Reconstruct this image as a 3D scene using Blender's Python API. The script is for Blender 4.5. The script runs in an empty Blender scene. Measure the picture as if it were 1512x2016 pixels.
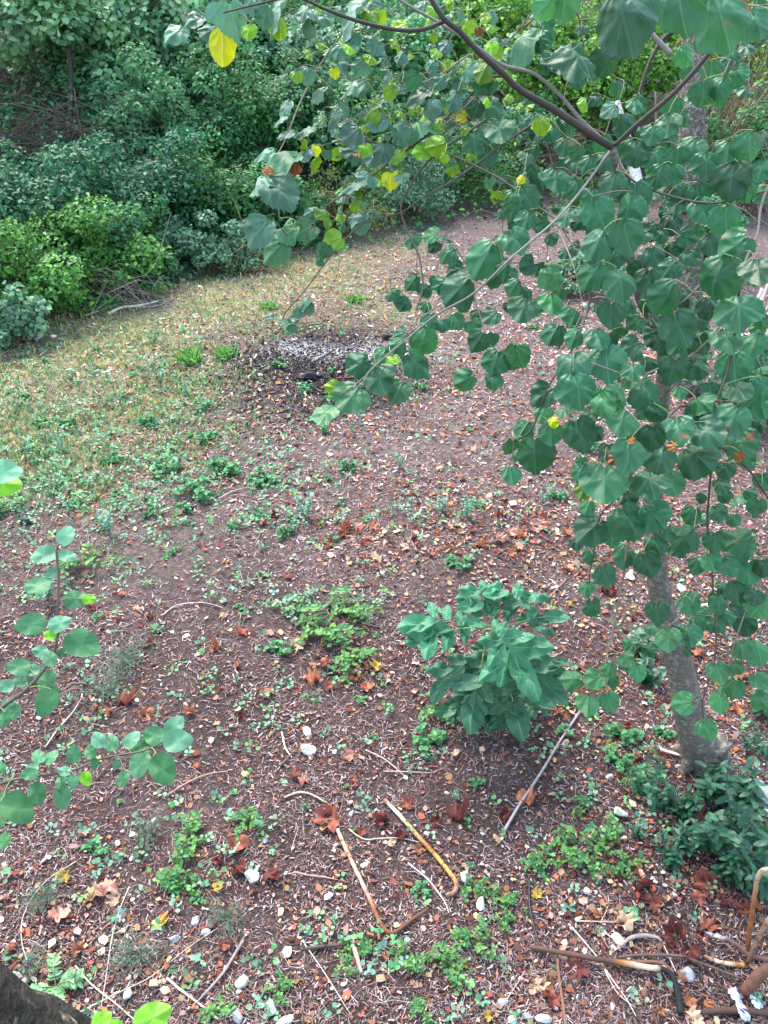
import bpy, math, random
import numpy as np
from math import sin, cos, tan, atan2, pi, radians, sqrt
random.seed(7); rng = np.random.default_rng(7)
S = bpy.context.scene; COL = S.collection

# ------------------------------------------------------------ camera, world, sun, exposure
H = 3.2; PITCH = radians(35.0); F = 1552.0; CX, CY = 756.0, 1008.0     # F: focal length in photo pixels
cam = bpy.data.cameras.new('camera'); co = bpy.data.objects.new('camera', cam); COL.objects.link(co)
co.location = (0, 0, H); co.rotation_euler = (pi/2 - PITCH, 0, 0)
cam.sensor_fit = 'VERTICAL'; cam.sensor_height = 24.0; cam.lens = F*24.0/2016.0
cam.clip_start = 0.05; cam.clip_end = 400
S.camera = co
W = bpy.data.worlds.new("World"); S.world = W; W.use_nodes = True
wn = W.node_tree; bg = wn.nodes['Background']; sky = wn.nodes.new('ShaderNodeTexSky')
sky.sky_type = 'NISHITA'; sky.sun_disc = False
SUN_EL, SUN_AZ = radians(56), radians(-28)          # azimuth measured from +Y towards +X
sky.sun_elevation = SUN_EL; sky.sun_rotation = SUN_AZ
sky.air_density = 1.6; sky.dust_density = 2.5; sky.ozone_density = 1.0
bg.inputs[1].default_value = 0.15; wn.links.new(sky.outputs[0], bg.inputs[0])
sun = bpy.data.lights.new('sun', 'SUN'); so = bpy.data.objects.new('sun', sun); COL.objects.link(so)
sun.energy = 1.2; sun.angle = radians(30); sun.color = (1.0, 0.97, 0.94)
so.rotation_euler = (pi/2 - SUN_EL, 0, pi - SUN_AZ)
S.view_settings.view_transform = 'Standard'; S.view_settings.look = 'None'
S.view_settings.exposure = 2.2; S.view_settings.gamma = 1.0
S.render.engine = 'CYCLES'
S.cycles.max_bounces = 6; S.cycles.transparent_max_bounces = 4

# ------------------------------------------------------------ geometry of the view and of the ground
CAM = np.array([0, 0, H]); FW = np.array([0, cos(PITCH), -sin(PITCH)])
UPC = np.array([0, sin(PITCH), cos(PITCH)]); RT = np.array([1.0, 0, 0])
def ray(px, py):
    px = np.asarray(px, float); py = np.asarray(py, float)
    return FW + ((px-CX)/F)[..., None]*RT - ((py-CY)/F)[..., None]*UPC
def at(px, py, z): return CAM + ray(px, py)*np.asarray(z, float)[..., None]
EX = np.array([-40, -6, -4.05, -1.3, 1.1, 3.0, 5.5, 40.0]); EY = np.array([6.6, 7.2, 8.2, 10.2, 12.1, 12.8, 13.2, 14.0])
def edge(x): return np.interp(x, EX, EY)
def hgt(x, y):
    x = np.asarray(x, float); y = np.asarray(y, float)
    n = .030*np.sin(1.3*x+.7)*np.cos(1.1*y+.4) + .016*np.sin(3.1*x+1.7*y) + .009*np.sin(7.3*x-3.9*y+1) + .006*np.sin(13.1*x+11*y)*np.cos(9.7*y-2*x)
    n = n + .004*np.sin(31*x+9*y)*np.sin(27*y-13*x)
    d = np.clip(y-edge(x)-.2, 0, 16)
    return n + d*d/(d+.8)*.36
def ground(px, py):
    d = ray(px, py); d = np.atleast_2d(d); n = len(d)
    t = np.full(n, 1.0); done = np.zeros(n, bool)
    lo = np.full(n, 1.0); hi = np.full(n, 40.0)
    for s in np.concatenate([np.arange(1.2, 8, .3), np.arange(8, 40, .4)]):
        P = CAM + d*s; b = P[:, 2] < hgt(P[:, 0], P[:, 1]); new = b & ~done
        hi[new] = s; lo[new] = t[new]; done |= b; t[~done] = s
    for _ in range(14):
        m = (lo+hi)/2; P = CAM + d*m[:, None]; b = P[:, 2] < hgt(P[:, 0], P[:, 1])
        hi = np.where(b, m, hi); lo = np.where(b, lo, m)
    return CAM + d*hi[:, None]
def gp(px, py): return ground(np.array([px]), np.array([py]))[0]
def zof(P): return (np.asarray(P)-CAM) @ FW

# ------------------------------------------------------------ mesh helpers
class MB:
    def __init__(s): s.v = []; s.c = []; s.u = []; s.f = {}; s.n = 0
    def add(s, V, faces, C, UV=None):
        V = np.asarray(V, float); k = len(V); s.v.append(V)
        C = np.asarray(C, float)
        if C.ndim == 1: C = np.tile(C[:3], (k, 1))
        s.c.append(C[:, :3]); s.u.append(np.zeros((k, 2)) if UV is None else np.asarray(UV, float))
        for m, A in faces.items(): s.f.setdefault(m, []).append(np.asarray(A, int)+s.n)
        s.n += k
    def inst(s, T, B, O, C):        # T template, B (k,3,3) columns = axes*scale, O (k,3), C (k,3)
        V, Fc, UV = T; k = len(O)
        if k == 0: return
        P = np.einsum('kij,nj->kni', B, V)+O[:, None, :]; n = len(V)
        s.v.append(P.reshape(-1, 3)); s.c.append(np.repeat(np.asarray(C)[:, :3], n, axis=0)); s.u.append(np.tile(UV, (k, 1)))
        off = (np.arange(k)*n+s.n)
        for m, A in Fc.items(): s.f.setdefault(m, []).append((A[None]+off[:, None, None]).reshape(-1, m))
        s.n += n*k
    def tube(s, P, R, C, seg=7, cap=True, rough=0):
        P = np.asarray(P, float); k = len(P); R = np.broadcast_to(np.asarray(R, float), (k,))
        T = np.gradient(P, axis=0); T /= np.linalg.norm(T, axis=1)[:, None]+1e-12
        a = np.cross(T[0], [0.31, .17, .93]); a /= np.linalg.norm(a)+1e-12
        rings = []; ang = np.arange(seg)*2*pi/seg
        for i in range(k):
            a = a - T[i]*(a@T[i]); a /= np.linalg.norm(a)+1e-12; b = np.cross(T[i], a)
            rr = R[i]*(1 + (rng.uniform(-rough, rough, seg) if rough else 0))
            rings.append(P[i]+(np.cos(ang)*rr)[:, None]*a+(np.sin(ang)*rr)[:, None]*b)
        V = np.concatenate(rings)
        i = np.arange(k-1)[:, None]*seg; j = np.arange(seg)[None]; j2 = (j+1) % seg
        Q = np.stack([i+j, i+j2, i+seg+j2, i+seg+j], -1).reshape(-1, 4)
        C = np.asarray(C, float); CC = np.repeat(C, seg, axis=0) if C.ndim == 2 else np.tile(C, (k*seg, 1))
        uv = np.stack([np.tile(ang/(2*pi), k), np.repeat(np.arange(k)/k, seg)], -1)
        fc = {4: Q}
        if cap and seg > 3:
            V = np.vstack([V, P[0], P[-1]]); CC = np.vstack([CC, CC[0], CC[-1]]); uv = np.vstack([uv, [0, 0], [0, 1]])
            jj = np.arange(seg); b = k*seg
            fc[3] = np.concatenate([np.stack([np.full(seg, b), (jj+1) % seg, jj], -1), np.stack([np.full(seg, b+1), b-seg+jj, b-seg+(jj+1) % seg], -1)])
        s.add(V, fc, CC, uv)
    def build(s, name, mat, parent=None, smooth=True, loc=None):
        me = bpy.data.meshes.new(name); V = np.concatenate(s.v); C = np.concatenate(s.c); U = np.concatenate(s.u)
        o = bpy.data.objects.new(name, me)
        if loc is not None: V = V-np.asarray(loc); o.location = [float(q) for q in loc]
        li = []; ls = []; lt = []; p = 0
        for m, L in s.f.items():
            A = np.concatenate(L); li.append(A.ravel()); ls.append(p+np.arange(len(A))*m); lt.append(np.full(len(A), m)); p += A.size
        li = np.concatenate(li); ls = np.concatenate(ls); lt = np.concatenate(lt)
        me.vertices.add(len(V)); me.vertices.foreach_set('co', V.astype('f').ravel())
        me.loops.add(len(li)); me.loops.foreach_set('vertex_index', li.astype('i'))
        me.polygons.add(len(ls)); me.polygons.foreach_set('loop_start', ls.astype('i')); me.polygons.foreach_set('loop_total', lt.astype('i'))
        me.update(calc_edges=True)
        if smooth: me.polygons.foreach_set('use_smooth', np.ones(len(ls), bool))
        ca = me.color_attributes.new('Col', 'FLOAT_COLOR', 'POINT')
        ca.data.foreach_set('color', np.hstack([C, np.ones((len(C), 1))]).astype('f').ravel())
        uv = me.uv_layers.new(name='UVMap'); uv.data.foreach_set('uv', U[li].astype('f').ravel())
        me.materials.append(mat); me.validate(); COL.objects.link(o)
        if parent is not None:
            o.parent = parent
            if loc is None: o.location = [-q for q in parent.location]
        return o
def tag(o, label, cat, group=None, kind=None):
    if label: o['label'] = label
    if cat: o['category'] = cat
    if group: o['group'] = group
    if kind: o['kind'] = kind
    return o
def thing(name, label, cat, loc, group=None):
    o = bpy.data.objects.new(name, None); o.empty_display_size = .05; COL.objects.link(o); o.location = [float(q) for q in loc]
    return tag(o, label, cat, group)
def copy_tree(o, loc, rz, sc, label=None, group=None):
    c = o.copy(); COL.objects.link(c); c.location = [float(q) for q in loc]; c.rotation_euler = (0, 0, rz); c.scale = (sc, sc, sc)
    for ch in o.children:
        d = ch.copy(); COL.objects.link(d); d.parent = c
    if label: c['label'] = label
    if group: c['group'] = group
    return c
def crv(P, n=6):        # smooth a polyline (Catmull-Rom)
    P = np.asarray(P, float)
    if len(P) < 3: return np.linspace(P[0], P[-1], n+1)
    Q = np.vstack([2*P[0]-P[1], P, 2*P[-1]-P[-2]]); out = []
    for i in range(1, len(Q)-2):
        for t in np.arange(n)/n:
            out.append(.5*((2*Q[i])+(-Q[i-1]+Q[i+1])*t+(2*Q[i-1]-5*Q[i]+4*Q[i+1]-Q[i+2])*t*t+(-Q[i-1]+3*Q[i]-3*Q[i+1]+Q[i+2])*t**3))
    return np.array(out+[P[-1]])

# ------------------------------------------------------------ materials
def newmat(name):
    m = bpy.data.materials.new(name); m.use_nodes = True; nt = m.node_tree
    return m, nt, nt.nodes['Principled BSDF'], nt.nodes['Material Output']
def nd(nt, t, **k):
    n = nt.nodes.new(t)
    for a, b in k.items(): setattr(n, a, b)
    return n
def mth(nt, op, a, b=None, c=None):
    n = nd(nt, 'ShaderNodeMath', operation=op)
    for i, q in enumerate((a, b, c)):
        if q is None: continue
        if isinstance(q, (int, float)): n.inputs[i].default_value = q
        else: nt.links.new(q, n.inputs[i])
    return n.outputs[0]
def colvar(nt, amt, scale, coord='Object', detail=3, hue=.5):
    tc = nd(nt, 'ShaderNodeTexCoord'); no = nd(nt, 'ShaderNodeTexNoise'); no.inputs['Scale'].default_value = scale; no.inputs['Detail'].default_value = detail
    nt.links.new(tc.outputs[coord], no.inputs['Vector'])
    at_ = nd(nt, 'ShaderNodeVertexColor', layer_name='Col')
    hs = nd(nt, 'ShaderNodeHueSaturation'); nt.links.new(at_.outputs[0], hs.inputs['Color']); hs.inputs['Hue'].default_value = hue; hs.inputs['Saturation'].default_value = 1.12
    nt.links.new(mth(nt, 'MULTIPLY_ADD', no.outputs[0], amt*2, 1-amt), hs.inputs['Value'])
    return hs.outputs[0], no.outputs[0]
def leafmat(name, rough=.45, trans=.3, vein=0.0, nv=7, spec=.5, slant=.5, blem=0, palm=False, hue=.507):
    m, nt, bs, out = newmat(name); L = nt.links
    c, nz = colvar(nt, .22, 25 if vein else 6, hue=hue)
    if vein:
        uv = nd(nt, 'ShaderNodeUVMap'); sp = nd(nt, 'ShaderNodeSeparateXYZ'); L.new(uv.outputs[0], sp.inputs[0])
        au = mth(nt, 'ABSOLUTE', sp.outputs[0])
        mid = mth(nt, 'LESS_THAN', au, .035)
        fr = mth(nt, 'FRACT', mth(nt, 'MULTIPLY', mth(nt, 'SUBTRACT', sp.outputs[1], mth(nt, 'MULTIPLY', au, slant)), nv))
        if palm:
            an = mth(nt, 'ARCTAN2', mth(nt, 'MULTIPLY', au, .5), mth(nt, 'ADD', sp.outputs[1], .03))
            fr = mth(nt, 'FRACT', mth(nt, 'ADD', mth(nt, 'MULTIPLY', an, 2.1), .5))
        tri = mth(nt, 'ABSOLUTE', mth(nt, 'SUBTRACT', fr, .5))
        sv = mth(nt, 'LESS_THAN', tri, .03) if palm else mth(nt, 'GREATER_THAN', tri, .462)
        v = mth(nt, 'MAXIMUM', mid, mth(nt, 'MULTIPLY', sv, .6))
        mx = nd(nt, 'ShaderNodeMix', data_type='RGBA'); L.new(mth(nt, 'MULTIPLY', v, vein), mx.inputs[0]); L.new(c, mx.inputs[6])
        hs = nd(nt, 'ShaderNodeHueSaturation'); hs.inputs['Value'].default_value = 2.0; hs.inputs['Saturation'].default_value = .8; L.new(c, hs.inputs['Color']); L.new(hs.outputs[0], mx.inputs[7])
        c = mx.outputs[2]
        bp = nd(nt, 'ShaderNodeBump'); bp.inputs['Strength'].default_value = .8 if palm else min(.7, vein*1.2); bp.inputs['Distance'].default_value = .005 if palm else .0025
        L.new(mth(nt, 'ADD', mth(nt, 'MULTIPLY', tri, .9 if palm else -1.2), mth(nt, 'ADD', mth(nt, 'MULTIPLY', mid, -.8), nz)), bp.inputs['Height']); L.new(bp.outputs[0], bs.inputs['Normal'])
    if blem:            # small rusty blotches eaten into the blades
        tc = nd(nt, 'ShaderNodeTexCoord'); n2 = nd(nt, 'ShaderNodeTexNoise'); n2.inputs['Scale'].default_value = 14; n2.inputs['Detail'].default_value = 4
        L.new(tc.outputs['Object'], n2.inputs['Vector'])
        k = nd(nt, 'ShaderNodeMapRange'); k.inputs[1].default_value = .72-blem; k.inputs[2].default_value = .78-blem; L.new(n2.outputs[0], k.inputs[0])
        m2 = nd(nt, 'ShaderNodeMix', data_type='RGBA'); L.new(k.outputs[0], m2.inputs[0]); L.new(c, m2.inputs[6]); m2.inputs[7].default_value = (.25, .10, .05, 1); c = m2.outputs[2]
    L.new(c, bs.inputs['Base Color']); bs.inputs['Roughness'].default_value = rough; bs.inputs['Specular IOR Level'].default_value = spec
    tr = nd(nt, 'ShaderNodeBsdfTranslucent'); h2 = nd(nt, 'ShaderNodeHueSaturation'); h2.inputs['Hue'].default_value = .475; h2.inputs['Value'].default_value = 1.5
    L.new(c, h2.inputs['Color']); L.new(h2.outputs[0], tr.inputs[0])
    ms = nd(nt, 'ShaderNodeMixShader'); ms.inputs[0].default_value = trans; L.new(bs.outputs[0], ms.inputs[1]); L.new(tr.outputs[0], ms.inputs[2]); L.new(ms.outputs[0], out.inputs[0])
    return m
def solidmat(name, rough=.8, amt=.3, scale=20, bump=.4, bscale=60, dist=.01, metal=0, spec=.4, stretch=None):
    m, nt, bs, out = newmat(name); L = nt.links
    c, _ = colvar(nt, amt, scale)
    L.new(c, bs.inputs['Base Color']); bs.inputs['Roughness'].default_value = rough; bs.inputs['Metallic'].default_value = metal; bs.inputs['Specular IOR Level'].default_value = spec
    tc = nd(nt, 'ShaderNodeTexCoord'); no = nd(nt, 'ShaderNodeTexNoise'); no.inputs['Scale'].default_value = bscale; no.inputs['Detail'].default_value = 5
    src = tc.outputs['Object']
    if stretch:
        mp = nd(nt, 'ShaderNodeMapping'); mp.inputs['Scale'].default_value = stretch; L.new(src, mp.inputs[0]); src = mp.outputs[0]
    L.new(src, no.inputs['Vector'])
    bp = nd(nt, 'ShaderNodeBump'); bp.inputs['Strength'].default_value = bump; bp.inputs['Distance'].default_value = dist; L.new(no.outputs[0], bp.inputs['Height']); L.new(bp.outputs[0], bs.inputs['Normal'])
    return m
def blotmat(name, c2, scale, lo, hi, rough=.8, bump=.5, bscale=50, dist=.008, stretch=None):
    m = solidmat(name, rough, .2, 30, bump, bscale, dist, stretch=stretch); nt = m.node_tree; L = nt.links; bs = nt.nodes['Principled BSDF']
    src = bs.inputs['Base Color'].links[0].from_socket
    tc = nd(nt, 'ShaderNodeTexCoord'); no = nd(nt, 'ShaderNodeTexNoise'); no.inputs['Scale'].default_value = scale; no.inputs['Detail'].default_value = 6; no.inputs['Roughness'].default_value = .7
    L.new(tc.outputs['Object'], no.inputs['Vector'])
    k = nd(nt, 'ShaderNodeMapRange'); k.inputs[1].default_value = lo; k.inputs[2].default_value = hi; L.new(no.outputs[0], k.inputs[0])
    mx = nd(nt, 'ShaderNodeMix', data_type='RGBA'); L.new(k.outputs[0], mx.inputs[0]); L.new(src, mx.inputs[6]); mx.inputs[7].default_value = (*c2, 1); L.new(mx.outputs[2], bs.inputs['Base Color'])
    return m
M_LINDEN = leafmat('linden_leaf', .45, .22, .38, 7, .36, .55, blem=.025, palm=True, hue=.502)
M_WALNUT = leafmat('walnut_leaf', .42, .18, .7, 9, .45, .35, hue=.508)
M_SHOOT = leafmat('shoot_leaf', .5, .25, .08, 5, .35, .5)
M_BUSH = leafmat('bush_leaf', .5, .28, 0, spec=.28, hue=.508)
M_WEED = leafmat('weed_leaf', .5, .25, 0, spec=.35)
M_GLOSS = leafmat('glossy_leaf', .36, .12, .15, 6, .4, .4, hue=.505)
M_DRY = leafmat('dry_leaf', .7, .15, .3, 6, .25, .5, hue=.497)
M_LITTER = leafmat('litter_bits', .8, .05, 0, spec=.08, hue=.497)
M_BARK = blotmat('grey_bark', (.22, .21, .17), 34, .5, .60, .9, 1.0, 60, .02, (.6, .6, 1.6))
M_TWIG = solidmat('twig_bark', .8, .3, 40, .4, 120, .003)
M_WOOD = solidmat('dead_wood', .85, .35, 40, .5, 90, .004, stretch=(1, 1, 1))
M_RUST = blotmat('rusty_iron', (.11, .035, .015), 45, .5, .66, .8, .6, 140, .003)
M_STONE = blotmat('limestone', (.20, .17, .14), 38, .50, .66, .85, .8, 45, .012)
M_BLACK = solidmat('black_plastic', .35, .3, 20, .3, 60, .003)
M_FOIL = solidmat('crumpled_foil', .22, .3, 20, .6, 40, .01, metal=.7)
M_CHAR = solidmat('charred_wood', .6, .5, 30, .8, 60, .01)
M_DARKBARK = blotmat('dark_wet_bark', (.26, .21, .15), 22, .56, .66, .6, 1.0, 26, .03, (1, 1, 1))

# ------------------------------------------------------------ ground sheet
def gauss(x, y, cx, cy, rx, ry, a=0.0):
    dx = x-cx; dy = y-cy; c, s = cos(a), sin(a); u = (dx*c+dy*s)/rx; v = (-dx*s+dy*c)/ry
    return np.exp(-(u*u+v*v))
ASH = gp(655, 695); CHARC = gp(610, 730)
def zones(x, y):
    wob = .25*np.sin(2.3*x+1.2*y)+.2*np.sin(4.1*y-2.7*x)+.12*np.sin(9*x+3*y)
    dist = (edge(x)-y)                                  # metres in front of the bushes
    side = (y-(6.1+.75*(x+1.0)))+wob*1.2                # the mossy strip lies up and left of this line
    moss = 1/(1+np.exp(-side*2.6))
    moss *= np.clip(1-.42*np.clip(x+1.2, 0, 3), 0, 1)*(.75+.35*np.sin(3.3*x+1)*np.cos(2.9*y))*np.clip(dist*1.5+1.5, 0, 1)
    ash = .95*np.exp(-(((x-ASH[0]-.2)/.75)**2+((y-ASH[1]-.1*np.sin(5*x))/.22)**2))*(1+wob*2)
    char = 1.3*np.exp(-(((x-CHARC[0]-.05)/.98)**2+((y-CHARC[1]-.02)/1.15)**2)**1.3)*(.8+.3*np.sin(6*x+2)*np.cos(7*y))*(1+wob)
    leafy = np.clip(1/(1+np.exp(-(x*.9+(y-5)*.35-1.3+wob)*2)), 0, 1)
    return np.clip(moss*(1-char), 0, 1), np.clip(ash, 0, 1), np.clip(char, 0, 1), leafy
def axis(lo, hi, f0, f1, step):
    a = [np.arange(f0, f1, step)]; p, q, s = f0, f1, step
    L = []; R = []
    while p > lo: s *= 1.18; p -= s; L.append(p)
    s = step
    while q < hi: s *= 1.18; R.append(q); q += s
    return np.concatenate([L[::-1], a[0], R])
gx = axis(-60, 60, -5.5, 7, .05); gy = axis(-40, 90, .6, 14, .05)
X, Y = np.meshgrid(gx, gy); Z = hgt(X, Y)
g = MB(); nx, ny = len(gx), len(gy)
i, j = np.meshgrid(np.arange(ny-1), np.arange(nx-1), indexing='ij'); b = (i*nx+j).ravel()
zm = zones(X.ravel(), Y.ravel())
bank = np.clip((Y.ravel()-edge(X.ravel())+.2)/.8, 0, 1)  # bank ground darkened to paint the shade behind the shrub leaves
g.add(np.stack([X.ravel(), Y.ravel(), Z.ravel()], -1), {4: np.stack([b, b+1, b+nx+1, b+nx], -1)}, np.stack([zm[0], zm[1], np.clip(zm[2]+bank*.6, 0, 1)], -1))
m, nt, bs, out = newmat('forest_soil'); L = nt.links
tc = nd(nt, 'ShaderNodeTexCoord'); zc = nd(nt, 'ShaderNodeVertexColor', layer_name='Col'); sp = nd(nt, 'ShaderNodeSeparateColor'); L.new(zc.outputs[0], sp.inputs[0])
def noise(sc, det=6, ro=.6):
    n = nd(nt, 'ShaderNodeTexNoise'); n.inputs['Scale'].default_value = sc; n.inputs['Detail'].default_value = det; n.inputs['Roughness'].default_value = ro; L.new(tc.outputs['Object'], n.inputs['Vector']); return n.outputs[0]
def ramp(f, stops):
    r = nd(nt, 'ShaderNodeValToRGB'); L.new(f, r.inputs[0]); e = r.color_ramp.elements
    while len(e) < len(stops): e.new(.5)
    for k, (p, c) in zip(e, stops): k.position = p; k.color = (*c, 1)
    return r.outputs[0]
def mix(f, a, b_):
    mx = nd(nt, 'ShaderNodeMix', data_type='RGBA'); L.new(f, mx.inputs[0]); L.new(a, mx.inputs[6]); L.new(b_, mx.inputs[7]); return mx.outputs[2]
n1 = noise(1.7, 5); n2 = noise(28, 6, .7); n3 = noise(160, 4, .7)
soil = ramp(mth(nt, 'ADD', mth(nt, 'MULTIPLY', n1, .45), mth(nt, 'MULTIPLY', n2, .55)), [(.34, (.024, .016, .015)), (.5, (.062, .042, .039)), (.64, (.15, .11, .105))])
crumb = ramp(n3, [(.3, (.035, .025, .021)), (.5, (.105, .075, .071)), (.68, (.33, .255, .245))])
soil = mix(mth(nt, 'MULTIPLY', n2, .7), soil, crumb)
dry = ramp(mth(nt, 'ADD', mth(nt, 'MULTIPLY', n2, .6), mth(nt, 'MULTIPLY', n3, .4)), [(.36, (.072, .053, .049)), (.5, (.17, .13, .12)), (.62, (.34, .275, .255))])  # paler far soil: brighter light on the clearing put into the colour
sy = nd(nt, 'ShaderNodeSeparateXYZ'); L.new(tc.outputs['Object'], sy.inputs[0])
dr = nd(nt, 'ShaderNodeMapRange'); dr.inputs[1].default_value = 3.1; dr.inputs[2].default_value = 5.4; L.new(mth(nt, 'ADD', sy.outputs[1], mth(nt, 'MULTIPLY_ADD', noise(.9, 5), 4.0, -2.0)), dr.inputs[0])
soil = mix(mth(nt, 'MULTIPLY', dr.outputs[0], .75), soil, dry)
moss = ramp(n2, [(.3, (.13, .12, .05)), (.5, (.32, .30, .13)), (.68, (.50, .46, .24))])
ash = ramp(n2, [(.3, (.10, .09, .09)), (.45, (.34, .32, .315)), (.7, (.60, .58, .57))])
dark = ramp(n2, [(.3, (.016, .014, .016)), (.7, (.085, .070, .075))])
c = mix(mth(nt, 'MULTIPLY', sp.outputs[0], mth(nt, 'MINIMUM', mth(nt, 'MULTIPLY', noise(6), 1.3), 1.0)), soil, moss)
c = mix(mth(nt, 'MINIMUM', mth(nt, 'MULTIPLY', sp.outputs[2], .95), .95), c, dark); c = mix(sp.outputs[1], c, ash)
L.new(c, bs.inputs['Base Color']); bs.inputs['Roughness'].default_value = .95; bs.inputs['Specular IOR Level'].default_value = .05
bp = nd(nt, 'ShaderNodeBump'); bp.inputs['Strength'].default_value = 1.0; bp.inputs['Distance'].default_value = .03; L.new(mth(nt, 'ADD', n2, mth(nt, 'MULTIPLY', n3, .5)), bp.inputs['Height']); L.new(bp.outputs[0], bs.inputs['Normal'])
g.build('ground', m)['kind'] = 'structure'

# ------------------------------------------------------------ leaf templates: x across, y along to the tip, z out of the upper face
def fanleaf(outline, zf, inner=.5, c0=None):
    O = np.asarray(outline, float); n = len(O); c0 = np.array([0, .45]) if c0 is None else np.asarray(c0)
    I = c0+(O-c0)*inner; P = np.vstack([c0[None], I, O]); Zz = np.array([zf(x, y) for x, y in P])
    k = np.arange(n); k2 = (k+1) % n
    f3 = np.stack([np.zeros(n, int), 1+k2, 1+k], -1); f4 = np.stack([1+k, 1+k2, 1+n+k2, 1+n+k], -1)
    w = np.abs(O[:, 0]).max()
    return (np.column_stack([P, Zz]), {3: f3[:, ::-1], 4: f4[:, ::-1]}, np.column_stack([P[:, 0]/w, P[:, 1]]))
def linden_outline(n=44, rag=.018, wid=1.0, seed=0, tip=.11):
    r = random.Random(seed); pts = []
    for q in range(n):
        t = 2*pi*q/n                      # 0 = tip
        d = abs(((t+pi) % (2*pi))-pi)
        R = .5+.05*sin(d)**2+tip*math.exp(-(d/.22)**2)-.17*math.exp(-((pi-d)/.30)**2)
        R += (rag if q % 2 else -rag)+r.uniform(-.008, .008)+.02*sin(3*t+seed)
        pts.append((sin(t)*R*wid, .47+cos(t)*R*.98))
    return pts
def zcurl(fold, droop, wave, ph=0):
    return lambda x, y: fold*abs(x)-droop*(max(y-.3, 0))**2-wave*.9*x*x+wave*.16*sin(6*y+7*x+ph)+.07*wave*sin(19*y-9*abs(x))+.022*cos(13*atan2(x, y+.05))
LIND = [fanleaf(linden_outline(44, .018, w_, s, tp), zcurl(f, d, w, s)) for s, f, d, w, w_, tp in
        ((1, .10, .15, .25, 1.0, .10), (2, -.12, .25, .3, .95, .13), (3, .22, .35, .35, .9, .12), (4, -.25, .5, .5, .92, .07), (5, .05, .1, .6, 1.05, .14), (6, -.4, .6, .4, .9, .10))]
def ell_outline(n, w, pw=1.0, tip=.0, ser=0, obov=0):
    pts = []
    for q in range(n):
        t = q/n*2*pi; y = .5-.5*cos(t); s = 1 if sin(t) >= 0 else -1
        ww = w/2*(abs(sin(t))**pw)*(1+obov*(y-.5))
        ww *= (1+(ser if q % 2 else -ser))*(1-.45*y**5)
        pts.append((s*ww, y))
    return pts[::-1]
OVATE = [fanleaf(ell_outline(22, .78, .85, obov=-.25, ser=.02), zcurl(f, d, w, s), c0=(0, .5)) for s, f, d, w in ((1, .15, .2, .3), (2, -.15, .3, .4), (3, .3, .35, .3))]
LEAFLET = [fanleaf(ell_outline(24, .52, 1.0, ser=.03, obov=.12), zcurl(f, d, w, s), c0=(0, .5)) for s, f, d, w in ((1, .3, .25, .4), (2, .15, .45, .6), (3, -.2, .4, .8))]
LANCE = [fanleaf(ell_outline(14, .40, 1.15), zcurl(f, d, 0, s), c0=(0, .5)) for s, f, d in ((1, .3, .3), (2, .1, .5))]
def plane_outline(seed):
    r = random.Random(seed); tips = [(-150, .5), (-82, .78), (-38, .9), (0, 1.0), (38, .92), (80, .76), (150, .5)]; pts = []
    for q, (a, R) in enumerate(tips):
        R *= r.uniform(.85, 1.08)
        for da, k in ((-17, .74), (-9, .88), (0, .97), (8, .86), (17, .72)):
            pts.append((a+da, R*k*.62))
        if q < 6: pts.append(((a+tips[q+1][0])/2, .34))
    return [(sin(radians(a))*R, .42+cos(radians(a))*R) for a, R in pts]+[(0, .3)]
def zcrumple(seed, k):
    r = random.Random(seed); ph = [r.uniform(0, 6) for _ in range(4)]
    return lambda x, y: k*(.5*(x*x+(y-.45)**2)*1.5+.10*sin(9*x+ph[0])*cos(8*y+ph[1])+.06*sin(17*x+ph[2]+5*y))
PLANE = [fanleaf(plane_outline(s), zcrumple(s, k), .55, (0, .42)) for s, k in ((1, 1.5), (2, 2.2), (3, 1.9), (4, 2.9))]
_v = lambda a: np.array(a, float)
SM = (_v([[0, 0, 0], [-.3, .35, .08], [-.24, .7, .04], [0, 1, -.08], [.24, .7, .04], [.3, .35, .08]]), {4: np.array([[0, 3, 2, 1], [0, 5, 4, 3]])}, _v([[0, 0], [-1, .3], [-1, .7], [0, 1], [1, .7], [1, .3]]))
SMR = (_v([[0, 0, 0], [-.42, .3, .06], [-.36, .75, .02], [0, 1, -.1], [.36, .75, .02], [.42, .3, .06]]), SM[1], SM[2])
NARROW = (SM[0]*_v([.5, 1, 1]), SM[1], SM[2])
BIT = [(_v([[-.5, -.3, 0], [-.1, -.5, .12], [.5, -.25, .02], [.4, .35, .14], [-.05, .5, .02], [-.45, .3, .1]])*_v([1, 1, k]), {4: np.array([[0, 1, 2, 3], [0, 3, 4, 5]])}, np.zeros((6, 2))) for k in (1, 2.2, -1.5)]
CHIP = (_v([[-.5, -.12, 0], [.5, -.1, .02], [.46, .12, .05], [-.48, .1, .04], [-.5, -.02, -.1], [.5, 0, -.1]]), {4: np.array([[0, 1, 2, 3], [0, 4, 5, 1], [3, 2, 5, 4]])}, np.zeros((6, 2)))
def twigT(b1, b2):
    P = _v([[-.5, 0, 0], [-.15, b1, .04], [.2, b2, .06], [.5, 0, 0]]); m_ = MB(); m_.tube(P, .5, (0, 0, 0), 3, False); 
    V = m_.v[0].copy(); c_ = np.repeat(P, 3, axis=0); return (c_, V-c_, {4: np.concatenate(m_.f[4])})
def frames(n_, t):     # columns X(across), Y(tip), Z(normal)
    n_ = n_/np.linalg.norm(n_, axis=-1, keepdims=True); t = t-n_*np.sum(t*n_, -1, keepdims=True); t = t/(np.linalg.norm(t, axis=-1, keepdims=True)+1e-9)
    return np.stack([np.cross(t, n_), t, n_], -1)
def rvec(k): v = rng.normal(size=(k, 3)); return v/np.linalg.norm(v, axis=1)[:, None]
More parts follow.
